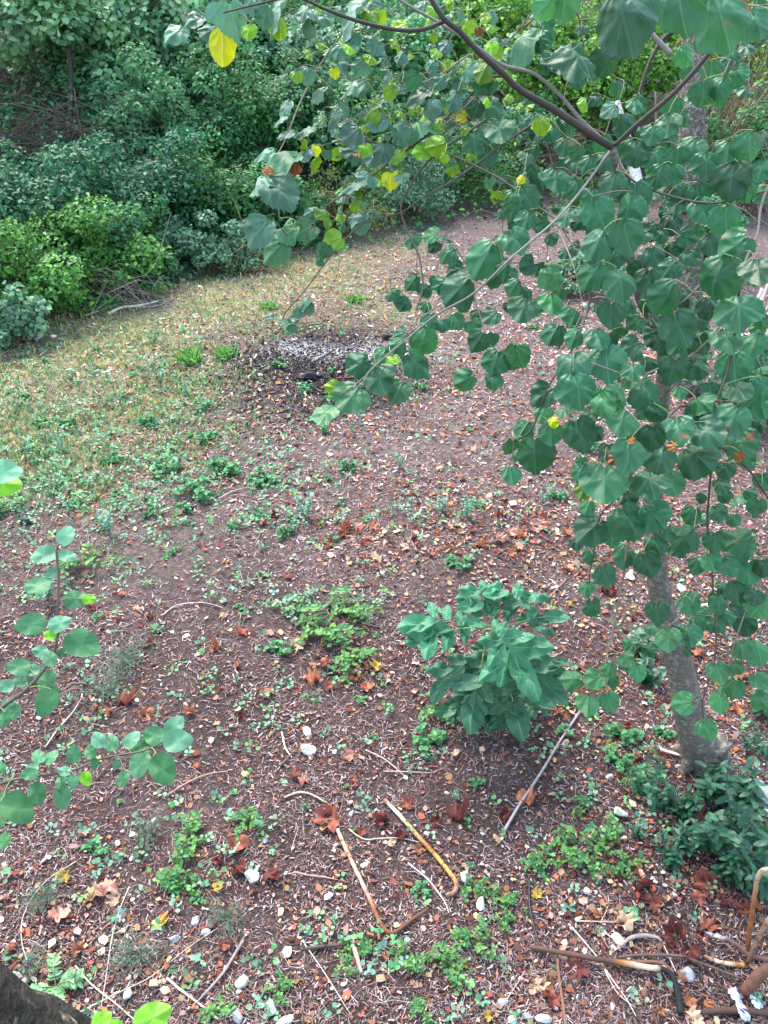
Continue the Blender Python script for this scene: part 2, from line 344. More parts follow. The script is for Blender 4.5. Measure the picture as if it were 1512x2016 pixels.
def pal(k, cols, var=.2, wts=None):
    C = _v(cols)[rng.choice(len(cols), k, p=None if wts is None else _v(wts)/sum(wts))]
    return np.clip(C*(1+rng.normal(0, var, (k, 1)))*(1+rng.normal(0, var*.3, (k, 3))), .004, .9)
def tonorm(P): d = CAM-np.asarray(P); return d/np.linalg.norm(d, axis=-1, keepdims=True)

# ============================================================ LINDEN TREE
def crop(ox, oy, s, rows): return [(ox+r[0]/s, oy+r[1]/s, r[2]/s, r[3], (r[4] if len(r) > 4 else ''), (r[5] if len(r) > 5 else 1.0)) for r in rows]
K = 2.953; LV = []
LV += crop(1000, 400, K, [(110,95,120,110),(40,205,170,70),(30,40,110,100),(345,70,140,110),(530,55,190,80),(700,25,180,90),(528,220,180,110),(690,190,200,60),(980,5,120,90),(1130,30,150,80),(1270,100,190,100),(850,300,130,70),(905,188,80,90),(1040,195,110,20),(1320,245,200,150),(1180,230,130,90,'D'),(1455,385,200,90),(1215,425,250,100),(120,362,120,160),(255,425,150,70,'G'),(255,570,150,80,'G'),(40,485,100,120),(90,610,170,110),(495,410,170,110),(655,450,190,80),(945,375,120,120),(820,440,150,100,'D'),(925,540,200,100),(1040,540,110,70,'D'),(600,640,160,80),(740,685,110,130),(375,655,130,90),(270,750,140,120),(390,775,110,100),(525,775,150,80),(720,830,130,150),(995,715,210,80),(1165,600,130,90,'D'),(1340,620,230,90),(1100,670,120,60,'D'),(875,790,130,90,'D'),(1010,820,140,80),(1125,820,120,60),(1275,780,180,80),(1435,810,140,120),(1480,690,90,90),(370,925,200,100),(575,915,220,80),(725,970,120,90),(820,930,100,80,'D'),(955,965,160,90),(1100,940,150,80),(1315,950,190,90),(1340,1080,160,90),(1475,1080,150,90),(400,1080,210,80),(210,1110,160,150),(810,1100,180,90),(1000,1100,80,90),(1180,1090,110,90),(600,1150,200,60),(50,880,150,80,'G'),(1130,1160,130,60),(960,110,130,90,'D'),(850,160,110,100,'D'),(640,310,110,90,'D'),(1060,310,110,80,'D'),(380,260,90,110,'D')])
LV += crop(1000, 780, K, [(205,95,110,110),(95,185,120,120),(250,215,130,90),(265,150,60,-10,'Y'),(340,80,120,110),(420,215,200,90),(155,330,220,90),(20,455,110,80),(15,290,100,100),(515,210,90,60,'D'),(480,100,130,100,'D'),(660,145,190,120),(560,40,170,80),(870,95,120,60),(835,235,160,90),(990,190,180,80),(1160,205,200,50),(1125,90,160,70),(1310,125,190,110),(1355,270,200,90),(1470,50,130,80),(1460,150,110,70,'D'),(700,335,210,110),(890,350,180,100),(1090,340,230,70),(590,340,110,90,'D'),(420,440,110,120),(560,490,260,95),(440,545,100,110,'L'),(830,500,190,90),(950,500,150,70),(490,765,200,140),(700,720,220,70),(850,690,170,60),(465,640,90,110),(700,590,110,90,'D'),(610,840,80,100),(400,855,80,90),(510,790,100,100,'D'),(480,930,90,90),(565,1030,120,80),(455,1110,90,100),(690,920,140,90),(810,970,150,80),(930,790,90,90),(860,860,130,60),(1025,820,160,130),(1200,840,130,100),(1065,690,110,120),(1215,670,110,70),(1315,715,80,90),(1345,845,180,160),(1240,520,90,90),(1270,430,90,80),(1450,640,110,100),(1485,990,110,90,'G'),(1275,980,130,70),(1400,1020,150,80),(1095,985,100,100),(1180,960,110,90),(990,890,100,90),(1330,1135,130,90),(1220,1160,90,90),(1060,1170,100,90),(1480,490,100,80),(1440,1165,100,90),(720,260,45,200,'B'),(620,365,70,150,'B'),(470,480,80,170,'B'),(955,290,60,180,'B'),(1275,200,40,90,'B'),(1345,350,60,100,'B')])
LV += crop(1000, 1130, K, [(455,85,85,90),(505,195,115,80),(870,215,140,110,'G'),(845,310,100,90,'D'),(930,375,140,100,'G'),(1050,180,120,80),(1050,345,130,90),(1110,280,100,90),(1225,170,110,90),(1205,285,120,60),(1270,250,90,80),(1340,100,130,90),(1455,190,140,100,'G'),(1350,200,110,70,'D'),(1380,300,120,80,'D'),(1360,425,120,100,'G'),(1455,440,150,80,'G'),(380,610,120,180,'G'),(505,610,120,160,'G'),(590,550,90,110,'G'),(685,495,90,60,'G'),(755,570,100,110,'G'),(465,750,130,110,'G'),(590,735,120,70,'G'),(605,620,80,80,'D'),(1225,560,130,80,'G'),(1335,535,85,80,'G'),(1320,660,115,120,'G'),(1235,735,115,90,'G'),(1020,750,125,160,'G'),(1155,900,120,80,'G'),(1465,620,110,80,'G'),(1470,730,110,60,'G'),(560,10,120,80)])
LV += crop(600, 480, K, [(115,35,85,120,'G'),(90,100,50,90),(835,55,110,140),(1050,75,220,130),(750,20,70,130),(1160,140,80,140),(880,150,120,150,'D'),(905,255,200,130),(1095,220,90,110,'D'),(620,215,90,130),(515,290,80,130),(565,340,90,110),(700,260,90,140),(790,240,90,150),(705,365,65,100),(885,440,105,80,'G'),(980,478,95,60,'G'),(1085,420,105,160),(1010,560,130,120),(1110,680,150,100),(1245,650,130,60,'G'),(935,790,130,150),(1090,790,110,100),(730,450,110,100),(800,470,80,80),(690,560,160,120,'G'),(555,525,100,150),(545,590,110,120),(650,690,190,60,'',.8),(450,650,120,130,'G'),(320,705,150,150),(435,785,180,95),(545,850,150,110,'G'),(270,890,200,120,'G'),(120,985,150,130,'G'),(160,835,90,190,'L'),(500,680,90,100,'L')])
LV += crop(300, 0, K, [(135,185,120,130,'P'),(255,110,110,150,'P'),(365,80,90,130,'P'),(340,185,100,120,'P'),(470,100,170,70,'P'),(405,265,140,95,'Y'),(560,175,80,100,'L'),(600,20,100,90,'P'),(730,80,200,130,'P',.5),(650,100,100,110,'P'),(740,160,90,80,'L'),(880,160,110,100,'P',.5),(890,70,100,120,'P'),(1160,110,220,130,'P',.5),(1005,100,90,60,'P'),(1260,90,80,90,'L'),(1160,215,80,120,'P'),(1090,290,80,120,'P'),(1140,285,60,90,'L'),(1300,280,90,130,'P'),(1265,345,70,100,'L'),(1215,390,80,110,'P'),(840,440,60,90,'L'),(900,430,80,110,'P'),(960,530,110,140,'P',.5),(1170,485,120,160,'P',.5),(1060,420,50,100,'Y'),(1050,680,110,120,'P',.6),(1100,640,80,70,'P'),(775,630,100,120,'P',.6),(750,700,80,140,'P',.5),(785,780,90,170,'P',.6),(890,755,110,160,'',.55),(655,875,110,145,'P',.5),(765,895,190,170,'',.55),(615,1050,140,120,'P'),(740,1110,190,60,'P'),(880,845,60,80,'L'),(890,900,80,100,'P'),(945,870,50,90,'Y'),(930,945,90,160,'L'),(825,980,60,90,'B'),(670,990,50,100,'B'),(1000,880,90,120,'P'),(1170,890,90,120,'P'),(1235,860,70,90,'L'),(1190,895,40,90,'B'),(1160,780,110,150,'P'),(1275,650,100,170,'L'),(1310,700,110,140,'P'),(1350,570,110,140,'P',.5),(1440,770,110,150,'P'),(1385,1045,85,90,'Y'),(1330,1060,60,110,'L'),(1250,1040,90,120,'P'),(1180,1070,120,150,'P',.5),(1130,1110,90,140,'P'),(1450,1030,70,110,'P'),(1200,1130,60,150,'L'),(1280,920,90,120,'P'),(1340,880,100,110,'P'),(1420,900,90,140,'L')])
LV += crop(700, 0, 3.67, [(420,580,110,120),(450,900,190,80),(460,690,180,160,'',.7),(540,770,120,100,'P'),(610,590,90,140,'P'),(700,570,90,140,'P'),(810,510,160,120,'P',.6),(740,610,80,140,'P'),(930,510,140,100,'L'),(910,610,140,110),(700,720,110,120,'P'),(820,760,100,130),(880,790,120,110),(1010,780,140,60),(960,730,70,80,'L'),(1000,630,90,100),(1040,940,200,80),(860,1010,170,100),(950,1120,160,90),(1310,980,90,90,'D'),(1340,900,120,70,'L'),(1200,290,300,150,'G',.55),(1180,420,160,110),(1380,470,110,90),(1330,290,150,80),(1480,490,130,90),(1430,420,80,110),(940,125,80,150,'L'),(820,190,100,90,'L'),(890,225,60,95,'B'),(980,340,100,100,'L'),(1030,380,80,90,'L'),(590,1050,120,160,'L'),(480,1100,110,170,'L'),(640,1140,60,100,'L'),(600,910,70,90,'L'),(790,940,80,140,'L'),(330,190,90,170,'L'),(500,40,80,110,'P'),(560,80,80,90,'L'),(770,840,80,170,'Y'),(1100,540,80,90,'L'),(90,60,110,120,'P'),(170,120,90,110,'L'),(150,340,100,110,'P'),(330,400,80,120,'P'),(210,560,100,150,'P'),(250,670,90,140,'L'),(610,170,80,130,'P'),(650,330,80,120,'P'),(550,460,80,130,'P')])
LV += crop(1000, 0, K, [(670,90,340,90,'N'),(1000,20,300,90,'N'),(1240,100,300,80,'N'),(1440,120,180,70,'N'),(390,360,240,95,'G'),(570,350,170,90,'D'),(330,20,180,90,'G'),(230,20,150,110,'G'),(1040,315,120,80),(1290,330,90,90),(1180,410,110,90),(1230,500,130,100),(1340,420,110,70),(1130,540,130,90),(950,620,130,110),(930,720,140,90),(840,780,120,100),(670,715,130,80,'D'),(740,610,100,90),(550,840,110,90),(740,880,150,90),(860,910,140,80),(1070,860,150,90),(985,910,120,90),(1150,950,150,80),(880,1020,130,90),(960,1010,120,80),(1280,870,130,90),(1400,850,170,100),(1480,800,90,90),(1300,1040,220,100),(1470,980,130,90),(1390,1100,120,80),(610,1060,150,90),(740,1130,180,90),(560,930,110,120),(400,890,90,100),(330,850,110,90),(460,950,100,110),(280,1040,160,90),(400,1100,110,100),(490,1140,110,90),(110,1150,150,80),(20,1150,100,100),(1000,1130,120,90),(1110,1130,140,70),(590,640,100,150,'P'),(510,570,80,90,'D'),(20,760,60,90),(165,780,90,100,'D'),(200,720,110,150,'L'),(110,920,70,90,'P'),(75,1040,50,120,'Y'),(450,600,80,90,'L'),(550,220,90,90,'L'),(1480,1130,100,90)])
LV += crop(460, 200, 2.3625, [(330,930,70,120,'P',.6),(300,985,50,150,'P'),(170,1000,50,180,'P',.6),(270,1040,60,170,'P'),(232,1030,50,180,'P',.7),(345,960,60,100,'P'),(120,600,130,120,'P'),(240,600,110,130,'G'),(335,597,100,150,'G'),(195,690,130,130,'G'),(420,530,80,150,'L'),(360,515,60,160,'P'),(565,485,40,100,'L'),(425,690,70,120,'G'),(400,740,40,120,'P'),(470,640,80,150,'L'),(590,560,80,150,'P'),(920,620,70,170,'G'),(830,640,70,100),(935,670,60,130),(1000,700,90,140),(730,900,50,130),(795,940,70,110),(830,840,70,130),(890,950,50,100)])
# depth of each leaf from its size in the photo (linden blade about 8 cm), smoothed over neighbours
LA = np.array([[l[0], l[1], l[2]] for l in LV]); FO = np.array([l[5] for l in LV])
near = np.array([l[4] == 'N' for l in LV]); small = np.array([l[4] in 'BDLY' and l[4] != '' for l in LV])
z0 = np.clip(.082*F/LA[:, 2], 1.0, 3.0)
D2 = ((LA[:, None, :2]-LA[None, :, :2])**2).sum(-1); Wt = np.exp(-D2/(2*70**2))*(~small*1.0+.15)[None]; Wt *= (near[:, None] == near[None])
zl = (Wt@z0)/Wt.sum(1)
def zfield(p):
    p = np.atleast_2d(_v(p))[:, :2]; d = ((p[:, None]-LA[None, ~near, :2])**2).sum(-1); w = np.exp(-d/(2*80**2))*(~small[~near]+.15)+1e-9; return (w@z0[~near])/w.sum(1)
lin_base = gp(1385, 1500)
lt = thing('linden_tree', 'leaning grey-barked tree with round heart-shaped leaves, its trunk rising from the litter at the right', 'tree', lin_base)
TR = [(1388,1503,98),(1380,1475,84),(1362,1425,70),(1345,1340,58),(1318,1240,51),(1296,1150,47),(1287,1050,44),(1285,960,42),(1290,880,38),(1302,790,35),(1308,700,31),(1292,640,27),(1262,590,23),(1238,490,19),(1224,380,17),(1206,290,17)]
TZ = [3.84,3.8,3.72,3.62,3.55,3.48,3.4,3.32,3.24,3.15,3.06,3.0,2.95,2.85,2.75,2.66]
tp = np.array([at(a, b_, z) for (a, b_, w), z in zip(TR, TZ)]); tp[0] = lin_base-[0, 0, .03]
trr = np.array([w*.9*z/F/2 for (a, b_, w), z in zip(TR, TZ)])
bark = _v([.125, .11, .095])
mb = MB(); P = crv(tp, 6); R = np.interp(np.linspace(0, 1, len(P)), np.linspace(0, 1, len(trr)), trr)
kn = np.ones(len(P))
for c_, w_, a_ in ((22, 1.2, .10), (33, 1.5, .07), (15, 1.2, .08), (48, 1, .12)): kn += a_*np.exp(-((np.arange(len(P))-c_)/w_)**2)
mb.tube(P, R*kn, bark, 16, True, .045)
trunk = mb.build('trunk', M_BARK, lt)
fl = MB()                                      # root flare
for a in np.linspace(0, 2*pi, 6, endpoint=False)+.4:
    d_ = _v([cos(a), sin(a), 0]); q = lin_base+d_*.13; q[2] = hgt(q[0], q[1])-.01; q2 = lin_base+d_*.22; q2[2] = hgt(q2[0], q2[1])-.04
    fl.tube(crv([lin_base+_v([0, 0, .14])+d_*.03, lin_base+_v([0, 0, .06])+d_*.07, q, q2], 4), np.linspace(.06, .012, 13), bark*.9, 8, True, .22)
fl.build('root', M_BARK, lt)
samples = [P[40:]]
def limb(pts, z, w, cols=bark, name='branch', target=None, seg=8):
    pts = _v(pts); z = _v(z) if not np.isscalar(z) else np.full(len(pts), z)
    if len(z) != len(pts): z = np.interp(np.linspace(0, 1, len(pts)), np.linspace(0, 1, len(z)), z)
    w = np.interp(np.linspace(0, 1, len(pts)), np.linspace(0, 1, len(w)), w)
    Q = crv(np.array([at(a[0], a[1], zz) for a, zz in zip(pts, z)]), 6)
    R = np.interp(np.linspace(0, 1, len(Q)), np.linspace(0, 1, len(w)), w*z/F/2)
    samples.append(Q)
    m_ = target or MB(); m_.tube(Q, R, cols, seg, True, .06)
    if target is None: m_.build(name, M_TWIG, lt)
    return Q
dk = _v([.05, .042, .035]); gr = _v([.17, .155, .14]); pk = _v([.22, .17, .14])
limb([(1206,290),(1160,262),(1090,215),(1025,178),(985,140),(940,100),(905,62),(872,35),(838,-20),(800,-90)], [2.66, 2.4, 2.25], [15, 13, 11, 9], dk)
limb([(878,40),(840,56),(800,60),(760,55),(700,40),(640,18),(580,-5),(500,10),(440,25)], [2.35, 2.0], [9, 7, 3], dk)
limb([(1206,290),(1150,243),(1100,185),(1050,145),(990,128),(950,100),(870,48),(790,2),(740,-40)], [2.70, 2.6, 2.5], [8, 7, 6, 5], gr)
limb([(1206,290),(1260,240),(1330,180),(1400,100),(1440,40),(1470,-40)], [2.66, 2.3], [9, 9, 10], dk)
limb([(1275,58),(1295,80),(1322,108)], [2.5, 2.5], [10, 11], gr)
TW = MB()
limb([(1206,290),(1149,369),(1095,432),(1037,482),(1000,514),(932,578),(861,619),(803,666),(742,717),(712,747),(668,778)], zfield([(1206,290)]).tolist()+[2.0, 1.95, 1.85], [5.5, 5, 4.5, 3.5, 2], gr*.75, target=TW)
for pts, w in (([(1118,458),(1095,432),(1064,410),(1010,369),(963,340),(883,304),(811,289),(760,285),(701,276),(642,285),(590,315)], [5, 3]),
    ([(1095,432),(1105,464),(1125,512),(1139,560),(1146,610),(1130,650)], [4, 2]),
    ([(960,234),(917,263),(866,297),(828,335),(807,369),(792,395),(790,420),(803,458),(826,509),(832,568),(820,610)], [5, 3]),
    ([(1100,215),(1010,270),(938,323),(883,361),(832,390),(790,418),(731,433),(697,454),(650,505),(600,572),(566,610),(550,640)], [5, 2]),
    ([(1060,195),(975,150),(909,204),(832,272),(765,323),(697,369),(646,403),(604,433),(560,480)], [5, 2.5]),
    ([(700,40),(676,64),(632,125),(595,193),(571,251),(554,291),(537,322),(545,370),(550,430)], [4, 2]),
    ([(1054,35),(1013,68),(960,130),(930,150)], [4, 3]), ([(1019,98),(972,155),(870,250),(790,300),(740,340)], [4, 2]),
    ([(926,106),(855,153),(760,190),(700,230),(640,250)], [4, 2]), ([(1206,290),(1240,350),(1300,380),(1400,400),(1490,380),(1530,370)], [5, 4]),
    ([(1530,330),(1500,400),(1490,465),(1460,540),(1440,700),(1400,800),(1340,800),(1301,844),(1278,892),(1244,926),(1234,963),(1183,1014),(1170,1080),(1160,1140),(1160,1200)], [6, 5, 4, 2]),
    ([(1283,1000),(1240,1060),(1227,1137),(1217,1188),(1203,1259),(1193,1300),(1195,1345)], [4, 3]),
    ([(1550,1030),(1512,980),(1470,920),(1410,878),(1400,932),(1394,1000),(1393,1037),(1400,1100),(1405,1180),(1410,1252),(1408,1292),(1396,1340),(1383,1380),(1385,1415)], [5, 3]),
    ([(1400,1100),(1375,1160),(1352,1203),(1320,1230)], [3, 2]), ([(1550,1100),(1500,1150),(1470,1200),(1440,1290),(1440,1350)], [4, 2]),
    ([(1236,480),(1180,500),(1150,540),(1160,600),(1120,700),(1080,760),(1050,840),(1030,860)], [5, 3]),
    ([(1262,590),(1330,600),(1380,560),(1420,520),(1450,480)], [4, 3]), ([(1310,720),(1360,700),(1430,640),(1500,600)], [4, 3]), ([(1310,720),(1250,740),(1180,720),(1130,700)], [4, 2]),
    ([(1020,60),(1075,0),(1130,10),(1145,70),(1150,90)], [3, 3]), ([(1000,514),(940,540),(880,560),(870,590)], [3, 2]), ([(932,578),(945,620),(965,680),(1000,720),(940,740)], [3, 2])):
    z = zfield(pts); limb(pts, z+.03, w, pk if w[0] < 4.5 else dk*1.6, target=TW, seg=6)
LEAFCOL = {'': (.036, .115, .052), 'D': (.026, .080, .038), 'G': (.052, .155, .062), 'P': (.070, .155, .100), 'L': (.15, .29, .04), 'Y': (.50, .52, .06), 'B': (.20, .08, .03), 'N': (.036, .105, .055)}  # D paints shade, L light through the blade, P sky sheen on it
SP = np.concatenate(samples); spx = (SP-CAM); 
FOL = MB(); YEL = MB()
# extra leaves filling the crown behind those catalogued
extra = []
for _ in range(100):
    k = rng.integers(len(LV))
    if LA[k, 0] > 1010 or (LA[k, 1] < 420 and LA[k, 0] > 640):
        extra.append((LA[k, 0]+rng.normal(0, 28), LA[k, 1]+rng.normal(0, 26), k))
def put_leaf(mbx, T, x, y, z, wpx, ang, colr, cf=.75, jit=.25, upm=1.0, fore=1.0):
    O = at(x, y, z); n_ = tonorm(O)*cf+_v([0, 0, 1])*(1-cf)*upm+rng.normal(0, jit, 3)
    a = radians(ang); s = cos(a)*RT-sin(a)*UPC
    if fore < 1:      # turned about its own length
        side = np.cross(s, FW); side /= np.linalg.norm(side); n_ = tonorm(O)*fore+side*sqrt(1-fore*fore)*(1 if side[2] > 0 else -1)
    n_ /= np.linalg.norm(n_); kf = np.clip(-(s@n_)/(FW@n_ - 1e-6), -1.2, 1.2); t = s+kf*FW; t /= np.linalg.norm(t)
    B = frames(n_[None], t[None])[0]; sz = wpx*z/F
    base = O-B[:, 1]*sz*.48
    mbx.inst(T, (B*sz)[None], base[None], _v(colr)[None]); return base
PT = MB(); BASES = []
def petiole(base, col=(.30, .33, .16), S_=None, r=.0011):
    S_ = SP if S_ is None else S_
    d = np.linalg.norm(S_-base, axis=1); k = d.argmin(); q = S_[k]
    m_ = (q+base)/2+_v([0, 0, -.01]); PT.tube(crv([q, m_, base], 3), [r*1.3]*3+[r]*4, col, 4, False)
for i_, l in enumerate(LV):
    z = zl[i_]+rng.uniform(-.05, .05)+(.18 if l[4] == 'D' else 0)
    if l[4] in ('B', 'Y', 'L'): z += rng.uniform(-.06, .02)
    wv = l[2]*(1.06 if l[0] > 900 or l[1] > 480 else 1.25)
    c_ = _v(LEAFCOL[l[4]])*(1+rng.normal(0, .2))*(1+rng.normal(0, .04, 3))
    left = l[0] < 900 and l[1] < 480
    if l[5] == 1.0 and left: jt, cf = (.1, .8) if l[4] == 'Y' else (.3, .5)
    else: jt, cf = .2, .66
    b_ = put_leaf(YEL if l[4] == 'Y' else FOL, OVATE[1] if l[4] == 'Y' and l[2] > 40 else LIND[rng.integers(6)], l[0], l[1], z, wv*(1.2 if l[2] > 40 and l[4] == 'Y' else 1), l[3]+rng.normal(0, 8), c_, cf, jt, fore=l[5])
    if l[4] != 'N': BASES.append(b_)
for _ in range(1900):
    k = rng.integers(len(LV))
    if 640 < LA[k, 0] < 1100 and LA[k, 1] < 440: extra.append((LA[k, 0]+rng.normal(0, 30), LA[k, 1]+rng.normal(0, 24), k))
for _ in range(420):
    k = rng.integers(len(LV))
    if (LA[k, 0] > 1100 and LA[k, 1] < 720) or (LA[k, 0] > 1180 and LA[k, 1] < 1000) or (850 < LA[k, 0] < 1180 and 400 < LA[k, 1] < 640): extra.append((LA[k, 0]+rng.normal(0, 34), LA[k, 1]+rng.normal(0, 34), k))
for x, y, k in extra:
    pc = x < 1040 and y < 440
    z = zl[k]+rng.uniform(.2, .5)
    b_ = put_leaf(FOL, LIND[rng.integers(6)], x, y, z, .075*F/z*(rng.uniform(.35, .75) if pc else rng.uniform(.5, 1)), rng.uniform(50, 140), _v(LEAFCOL[('P' if rng.random() < .45 else 'L' if rng.random() < .5 else 'G') if pc else ''])*(1+rng.normal(0, .15)), .45 if pc else .6, .4); BASES.append(b_)
BA = np.array(BASES); dd = np.array([np.linalg.norm(SP-b_, axis=1).min() for b_ in BA]); NET = [SP]
for q in np.argsort(dd):
    b_ = BA[q]; A_ = np.concatenate(NET); d = np.linalg.norm(A_-b_, axis=1); k = d.argmin(); e_ = A_[k]; L_ = d[k]; mid = (e_+b_)/2+_v([0, 0, .08*L_])+rng.normal(0, .05*L_, 3)
    C_ = crv([e_, mid, b_], 3); PT.tube(C_, [.0012]*7 if L_ < .09 else np.linspace(.0022, .0012, 7), (.26, .30, .13) if L_ < .09 else (.13, .10, .08), 4, False); NET.append(C_[1:])
NT = MB()                                       # near twig carrying the four big leaves at the top right
nq = np.concatenate([crv([at(1180, -60, 1.1), at(1300, -50, 1.08), at(1420, -40, 1.1), at(1560, -70, 1.2)], 5)]); TW.tube(nq, .004, pk, 6)
tq = crv([at(1560, -70, 1.2), at(1620, -100, 1.8), at(1470, -40, 2.27)], 6); TW.tube(tq, .006, pk, 6)
for q_ in ('v', 'c', 'u'): getattr(TW, q_).extend(getattr(PT, q_))
for k_, A_ in PT.f.items(): TW.f.setdefault(k_, []).extend([a_+TW.n for a_ in A_])
TW.build('twigs', M_TWIG, lt)
FOL.build('foliage', M_LINDEN, lt); YEL.build('yellow_leaves', M_LINDEN, lt)

# ============================================================ LEFT SHOOTS
def shoot(name, label, stem, zs, wst, rows, ox, oy, s, mat=M_SHOOT, templ=OVATE, sz=1.15, tol=.05):
    Q = crv(np.array([at(a, b_, z) for (a, b_), z in zip(stem, np.interp(np.linspace(0, 1, len(stem)), np.linspace(0, 1, len(zs)), zs))]), 6)
    g_ = Q[0]+_v([-.9 if stem[0][0] < 0 else .05, -.15, 0]); g_[2] = hgt(g_[0], g_[1]); RT_ = crv([g_, (g_*.45+Q[0]*.55)+_v([-.05, 0, .1]), Q[0]], 6)
    t = thing(name, label, 'shrub branch', g_); m_ = MB(); m_.tube(RT_, np.linspace(.008, wst[0]*zs[0]/F/2, len(RT_)), _v([.10, .085, .07]), 8, True, .05)
    m_.tube(Q, np.linspace(wst[0], wst[1], len(Q))*zs[0]/F/2, _v([.10, .085, .07]), 8, True, .05)
    lf = MB(); pt = MB()
    for r in rows:
        x, y = ox+r[0]/s, oy+r[1]/s; k = np.argmin([np.hypot(*((q_ := (p-CAM))@RT/(q_@FW)*F+CX-x, -(q_@UPC)/(q_@FW)*F+CY-y)) for p in Q])
        z = zof(Q[k])+rng.uniform(-tol, tol)
        c_ = _v({'': (.085, .215, .10), 'D': (.06, .17, .065), 'L': (.19, .40, .06), 'P': (.14, .30, .18)}[r[4] if len(r) > 4 else ''])*(1+rng.normal(0, .1))
        b_ = put_leaf(lf, templ[rng.integers(len(templ))], x, y, z, r[2]/s*sz, r[3]+rng.normal(0, 5), c_, .6, .15)
        m2 = (Q[k]+b_)/2+_v([0, 0, .006]); m_.tube(crv([Q[k], m2, b_], 3), .0011, (.18, .24, .10), 4, False)
    m_.build('stem', M_TWIG, t); lf.build('foliage', mat, t); return t
shoot('leafy_shoot', 'upright leafy shoot with a dark curved stem rising at the left edge of the photo',
  [(-260,1640),(-120,1500),(0,1396),(48,1361),(90,1314),(110,1271),(114,1205),(115,1139),(111,1086),(116,1073)], [1.5, 1.5], [9, 4],
  [(490,130,140,-60,'P'),(330,275,170,180,'P'),(500,285,120,0,'P'),(390,410,90,170,'P'),(280,500,170,175),(560,600,160,-15),(660,600,90,0,'L'),(230,790,190,175),(440,780,150,-35,'P'),(370,870,90,200,'L'),(610,935,240,20,'D'),(460,1005,70,0,'D'),(370,1045,115,250),(300,985,100,200,'P'),(140,1110,150,190),(240,1130,100,190,'P'),(340,1210,150,80),(345,1370,185,95,'D'),(405,1300,90,80,'D'),(40,1250,110,180,'P'),(150,1220,90,190,'P'),(60,1400,120,100),(110,1440,100,90),(25,1500,100,90,'D')], 0, 1020, 3.78)
shoot('leafy_shoot', 'long leafy shoot reaching right over bare soil, with two big round leaves near its tip',
  [(-300,1640),(-120,1580),(0,1543),(48,1531),(111,1523),(148,1515),(196,1495),(238,1486),(280,1479),(312,1465),(328,1451)], [1.6, 1.6], [7, 3],
  [(1300,185,150,-50,'P'),(1320,295,190,5,'P'),(1150,260,160,200),(1050,340,140,180),(980,290,130,-60,'P'),(830,310,120,250),(730,290,120,240,'P'),(1040,470,175,100),(1210,505,220,60,'D'),(915,580,110,85,'D'),(865,475,65,90),(670,375,100,250),(550,395,120,260),(705,470,75,90,'D'),(640,580,100,60,'L'),(545,600,90,95),(450,605,90,90),(465,720,145,80),(285,415,110,240),(380,420,110,-60),(240,500,85,200,'P'),(220,545,110,190),(475,520,85,200,'P'),(275,685,150,60,'D'),(130,800,240,30,'D'),(25,710,100,20,'D'),(30,1040,110,90,'D'),(10,900,70,90,'D'),(5,500,80,90)], 0, 1380, 3.78)
shoot('leafy_shoot', 'bright green leaf pair poking up into the bottom edge beside the dark corner trunk',
  [(120,2200),(200,2100),(230,2050)], [1.1, 1.1], [6, 3], [(530,550,110,-30,'L'),(790,540,200,-15,'L'),(600,600,120,30,'L')], 0, 1800, 2.644, sz=1.0)
shoot('leafy_shoot', 'tip of a shoot showing two overlapping leaves at the left edge, beside the mossy slope',
  [(-200,960),(-100,950),(-20,945)], [1.4, 1.4], [5, 3], [(8,928,58,-5,'P'),(5,951,60,5,'L'),(-50,975,60,60)], 0, 0, 1)

# ============================================================ WALNUT-LIKE SAPLING
wb = gp(948, 1402); ws = thing('compound_leaf_sapling', 'waist-high sapling with long dark green compound leaves in the middle of the litter', 'sapling', wb)
def wp(x, y, dz=0): return at(760+x/3.6, 1120+y/3.6, 3.70+dz)
RACH = [([(690,460),(700,330),(680,230),(655,150)], [(590,150,140,190),(585,205,160,185),(600,262,170,175),(650,310,100,200),(745,125,170,-20),(775,172,170,-10),(745,240,150,-22),(745,290,100,-20),(680,115,90,-85)]),
 ([(720,390),(810,290),(880,220),(960,200)], [(860,300,130,80),(865,205,120,200),(935,150,130,-70),(1050,190,180,0),(960,240,130,30),(770,315,100,100)]),
 ([(780,430),(960,375),(1050,350),(1140,340)], [(1030,310,130,-60),(1205,340,165,0),(1090,355,120,10),(990,350,110,180)]),
 ([(690,420),(560,420),(430,440),(360,460),(250,490)], [(640,380,140,10),(560,445,140,95),(530,340,140,-75),(440,490,160,105),(380,405,170,195),(330,290,130,-100),(430,310,120,-85),(220,385,250,172),(250,445,180,180),(215,500,150,170),(305,530,200,112)]),
 ([(700,430),(770,440),(850,530),(910,620)], [(780,410,110,-100),(825,425,120,-60),(930,480,200,-10),(750,500,170,180),(1020,550,280,-3),(785,600,180,130),(845,690,250,112),(990,750,320,62),(760,720,200,150),(1090,520,140,10)]),
 ([(800,500),(950,620),(1080,740)], [(1130,680,220,-10),(1165,840,270,42),(1250,660,130,0),(1230,740,150,20),(1000,640,180,0)]),
 ([(690,600),(680,690),(670,800),(650,850)], [(500,635,140,200),(385,705,170,180),(620,690,200,165),(570,805,220,177),(700,870,160,55),(612,1000,280,102),(460,760,220,145),(380,850,190,125),(650,640,180,190)]),
 ([(800,640),(860,780),(890,900),(900,940)], [(815,950,200,150),(975,900,210,5),(930,1050,280,80),(830,850,180,170),(1110,940,150,20),(720,960,130,110),(940,830,170,-20)])]
stem = MB(); top = [wb, wp(700, 900), wp(705, 700), wp(700, 460), wp(700, 390)]
stem.tube(crv(top, 5), np.linspace(.010, .005, 21), (.20, .22, .10), 8); stem.build('stem', M_TWIG, ws)
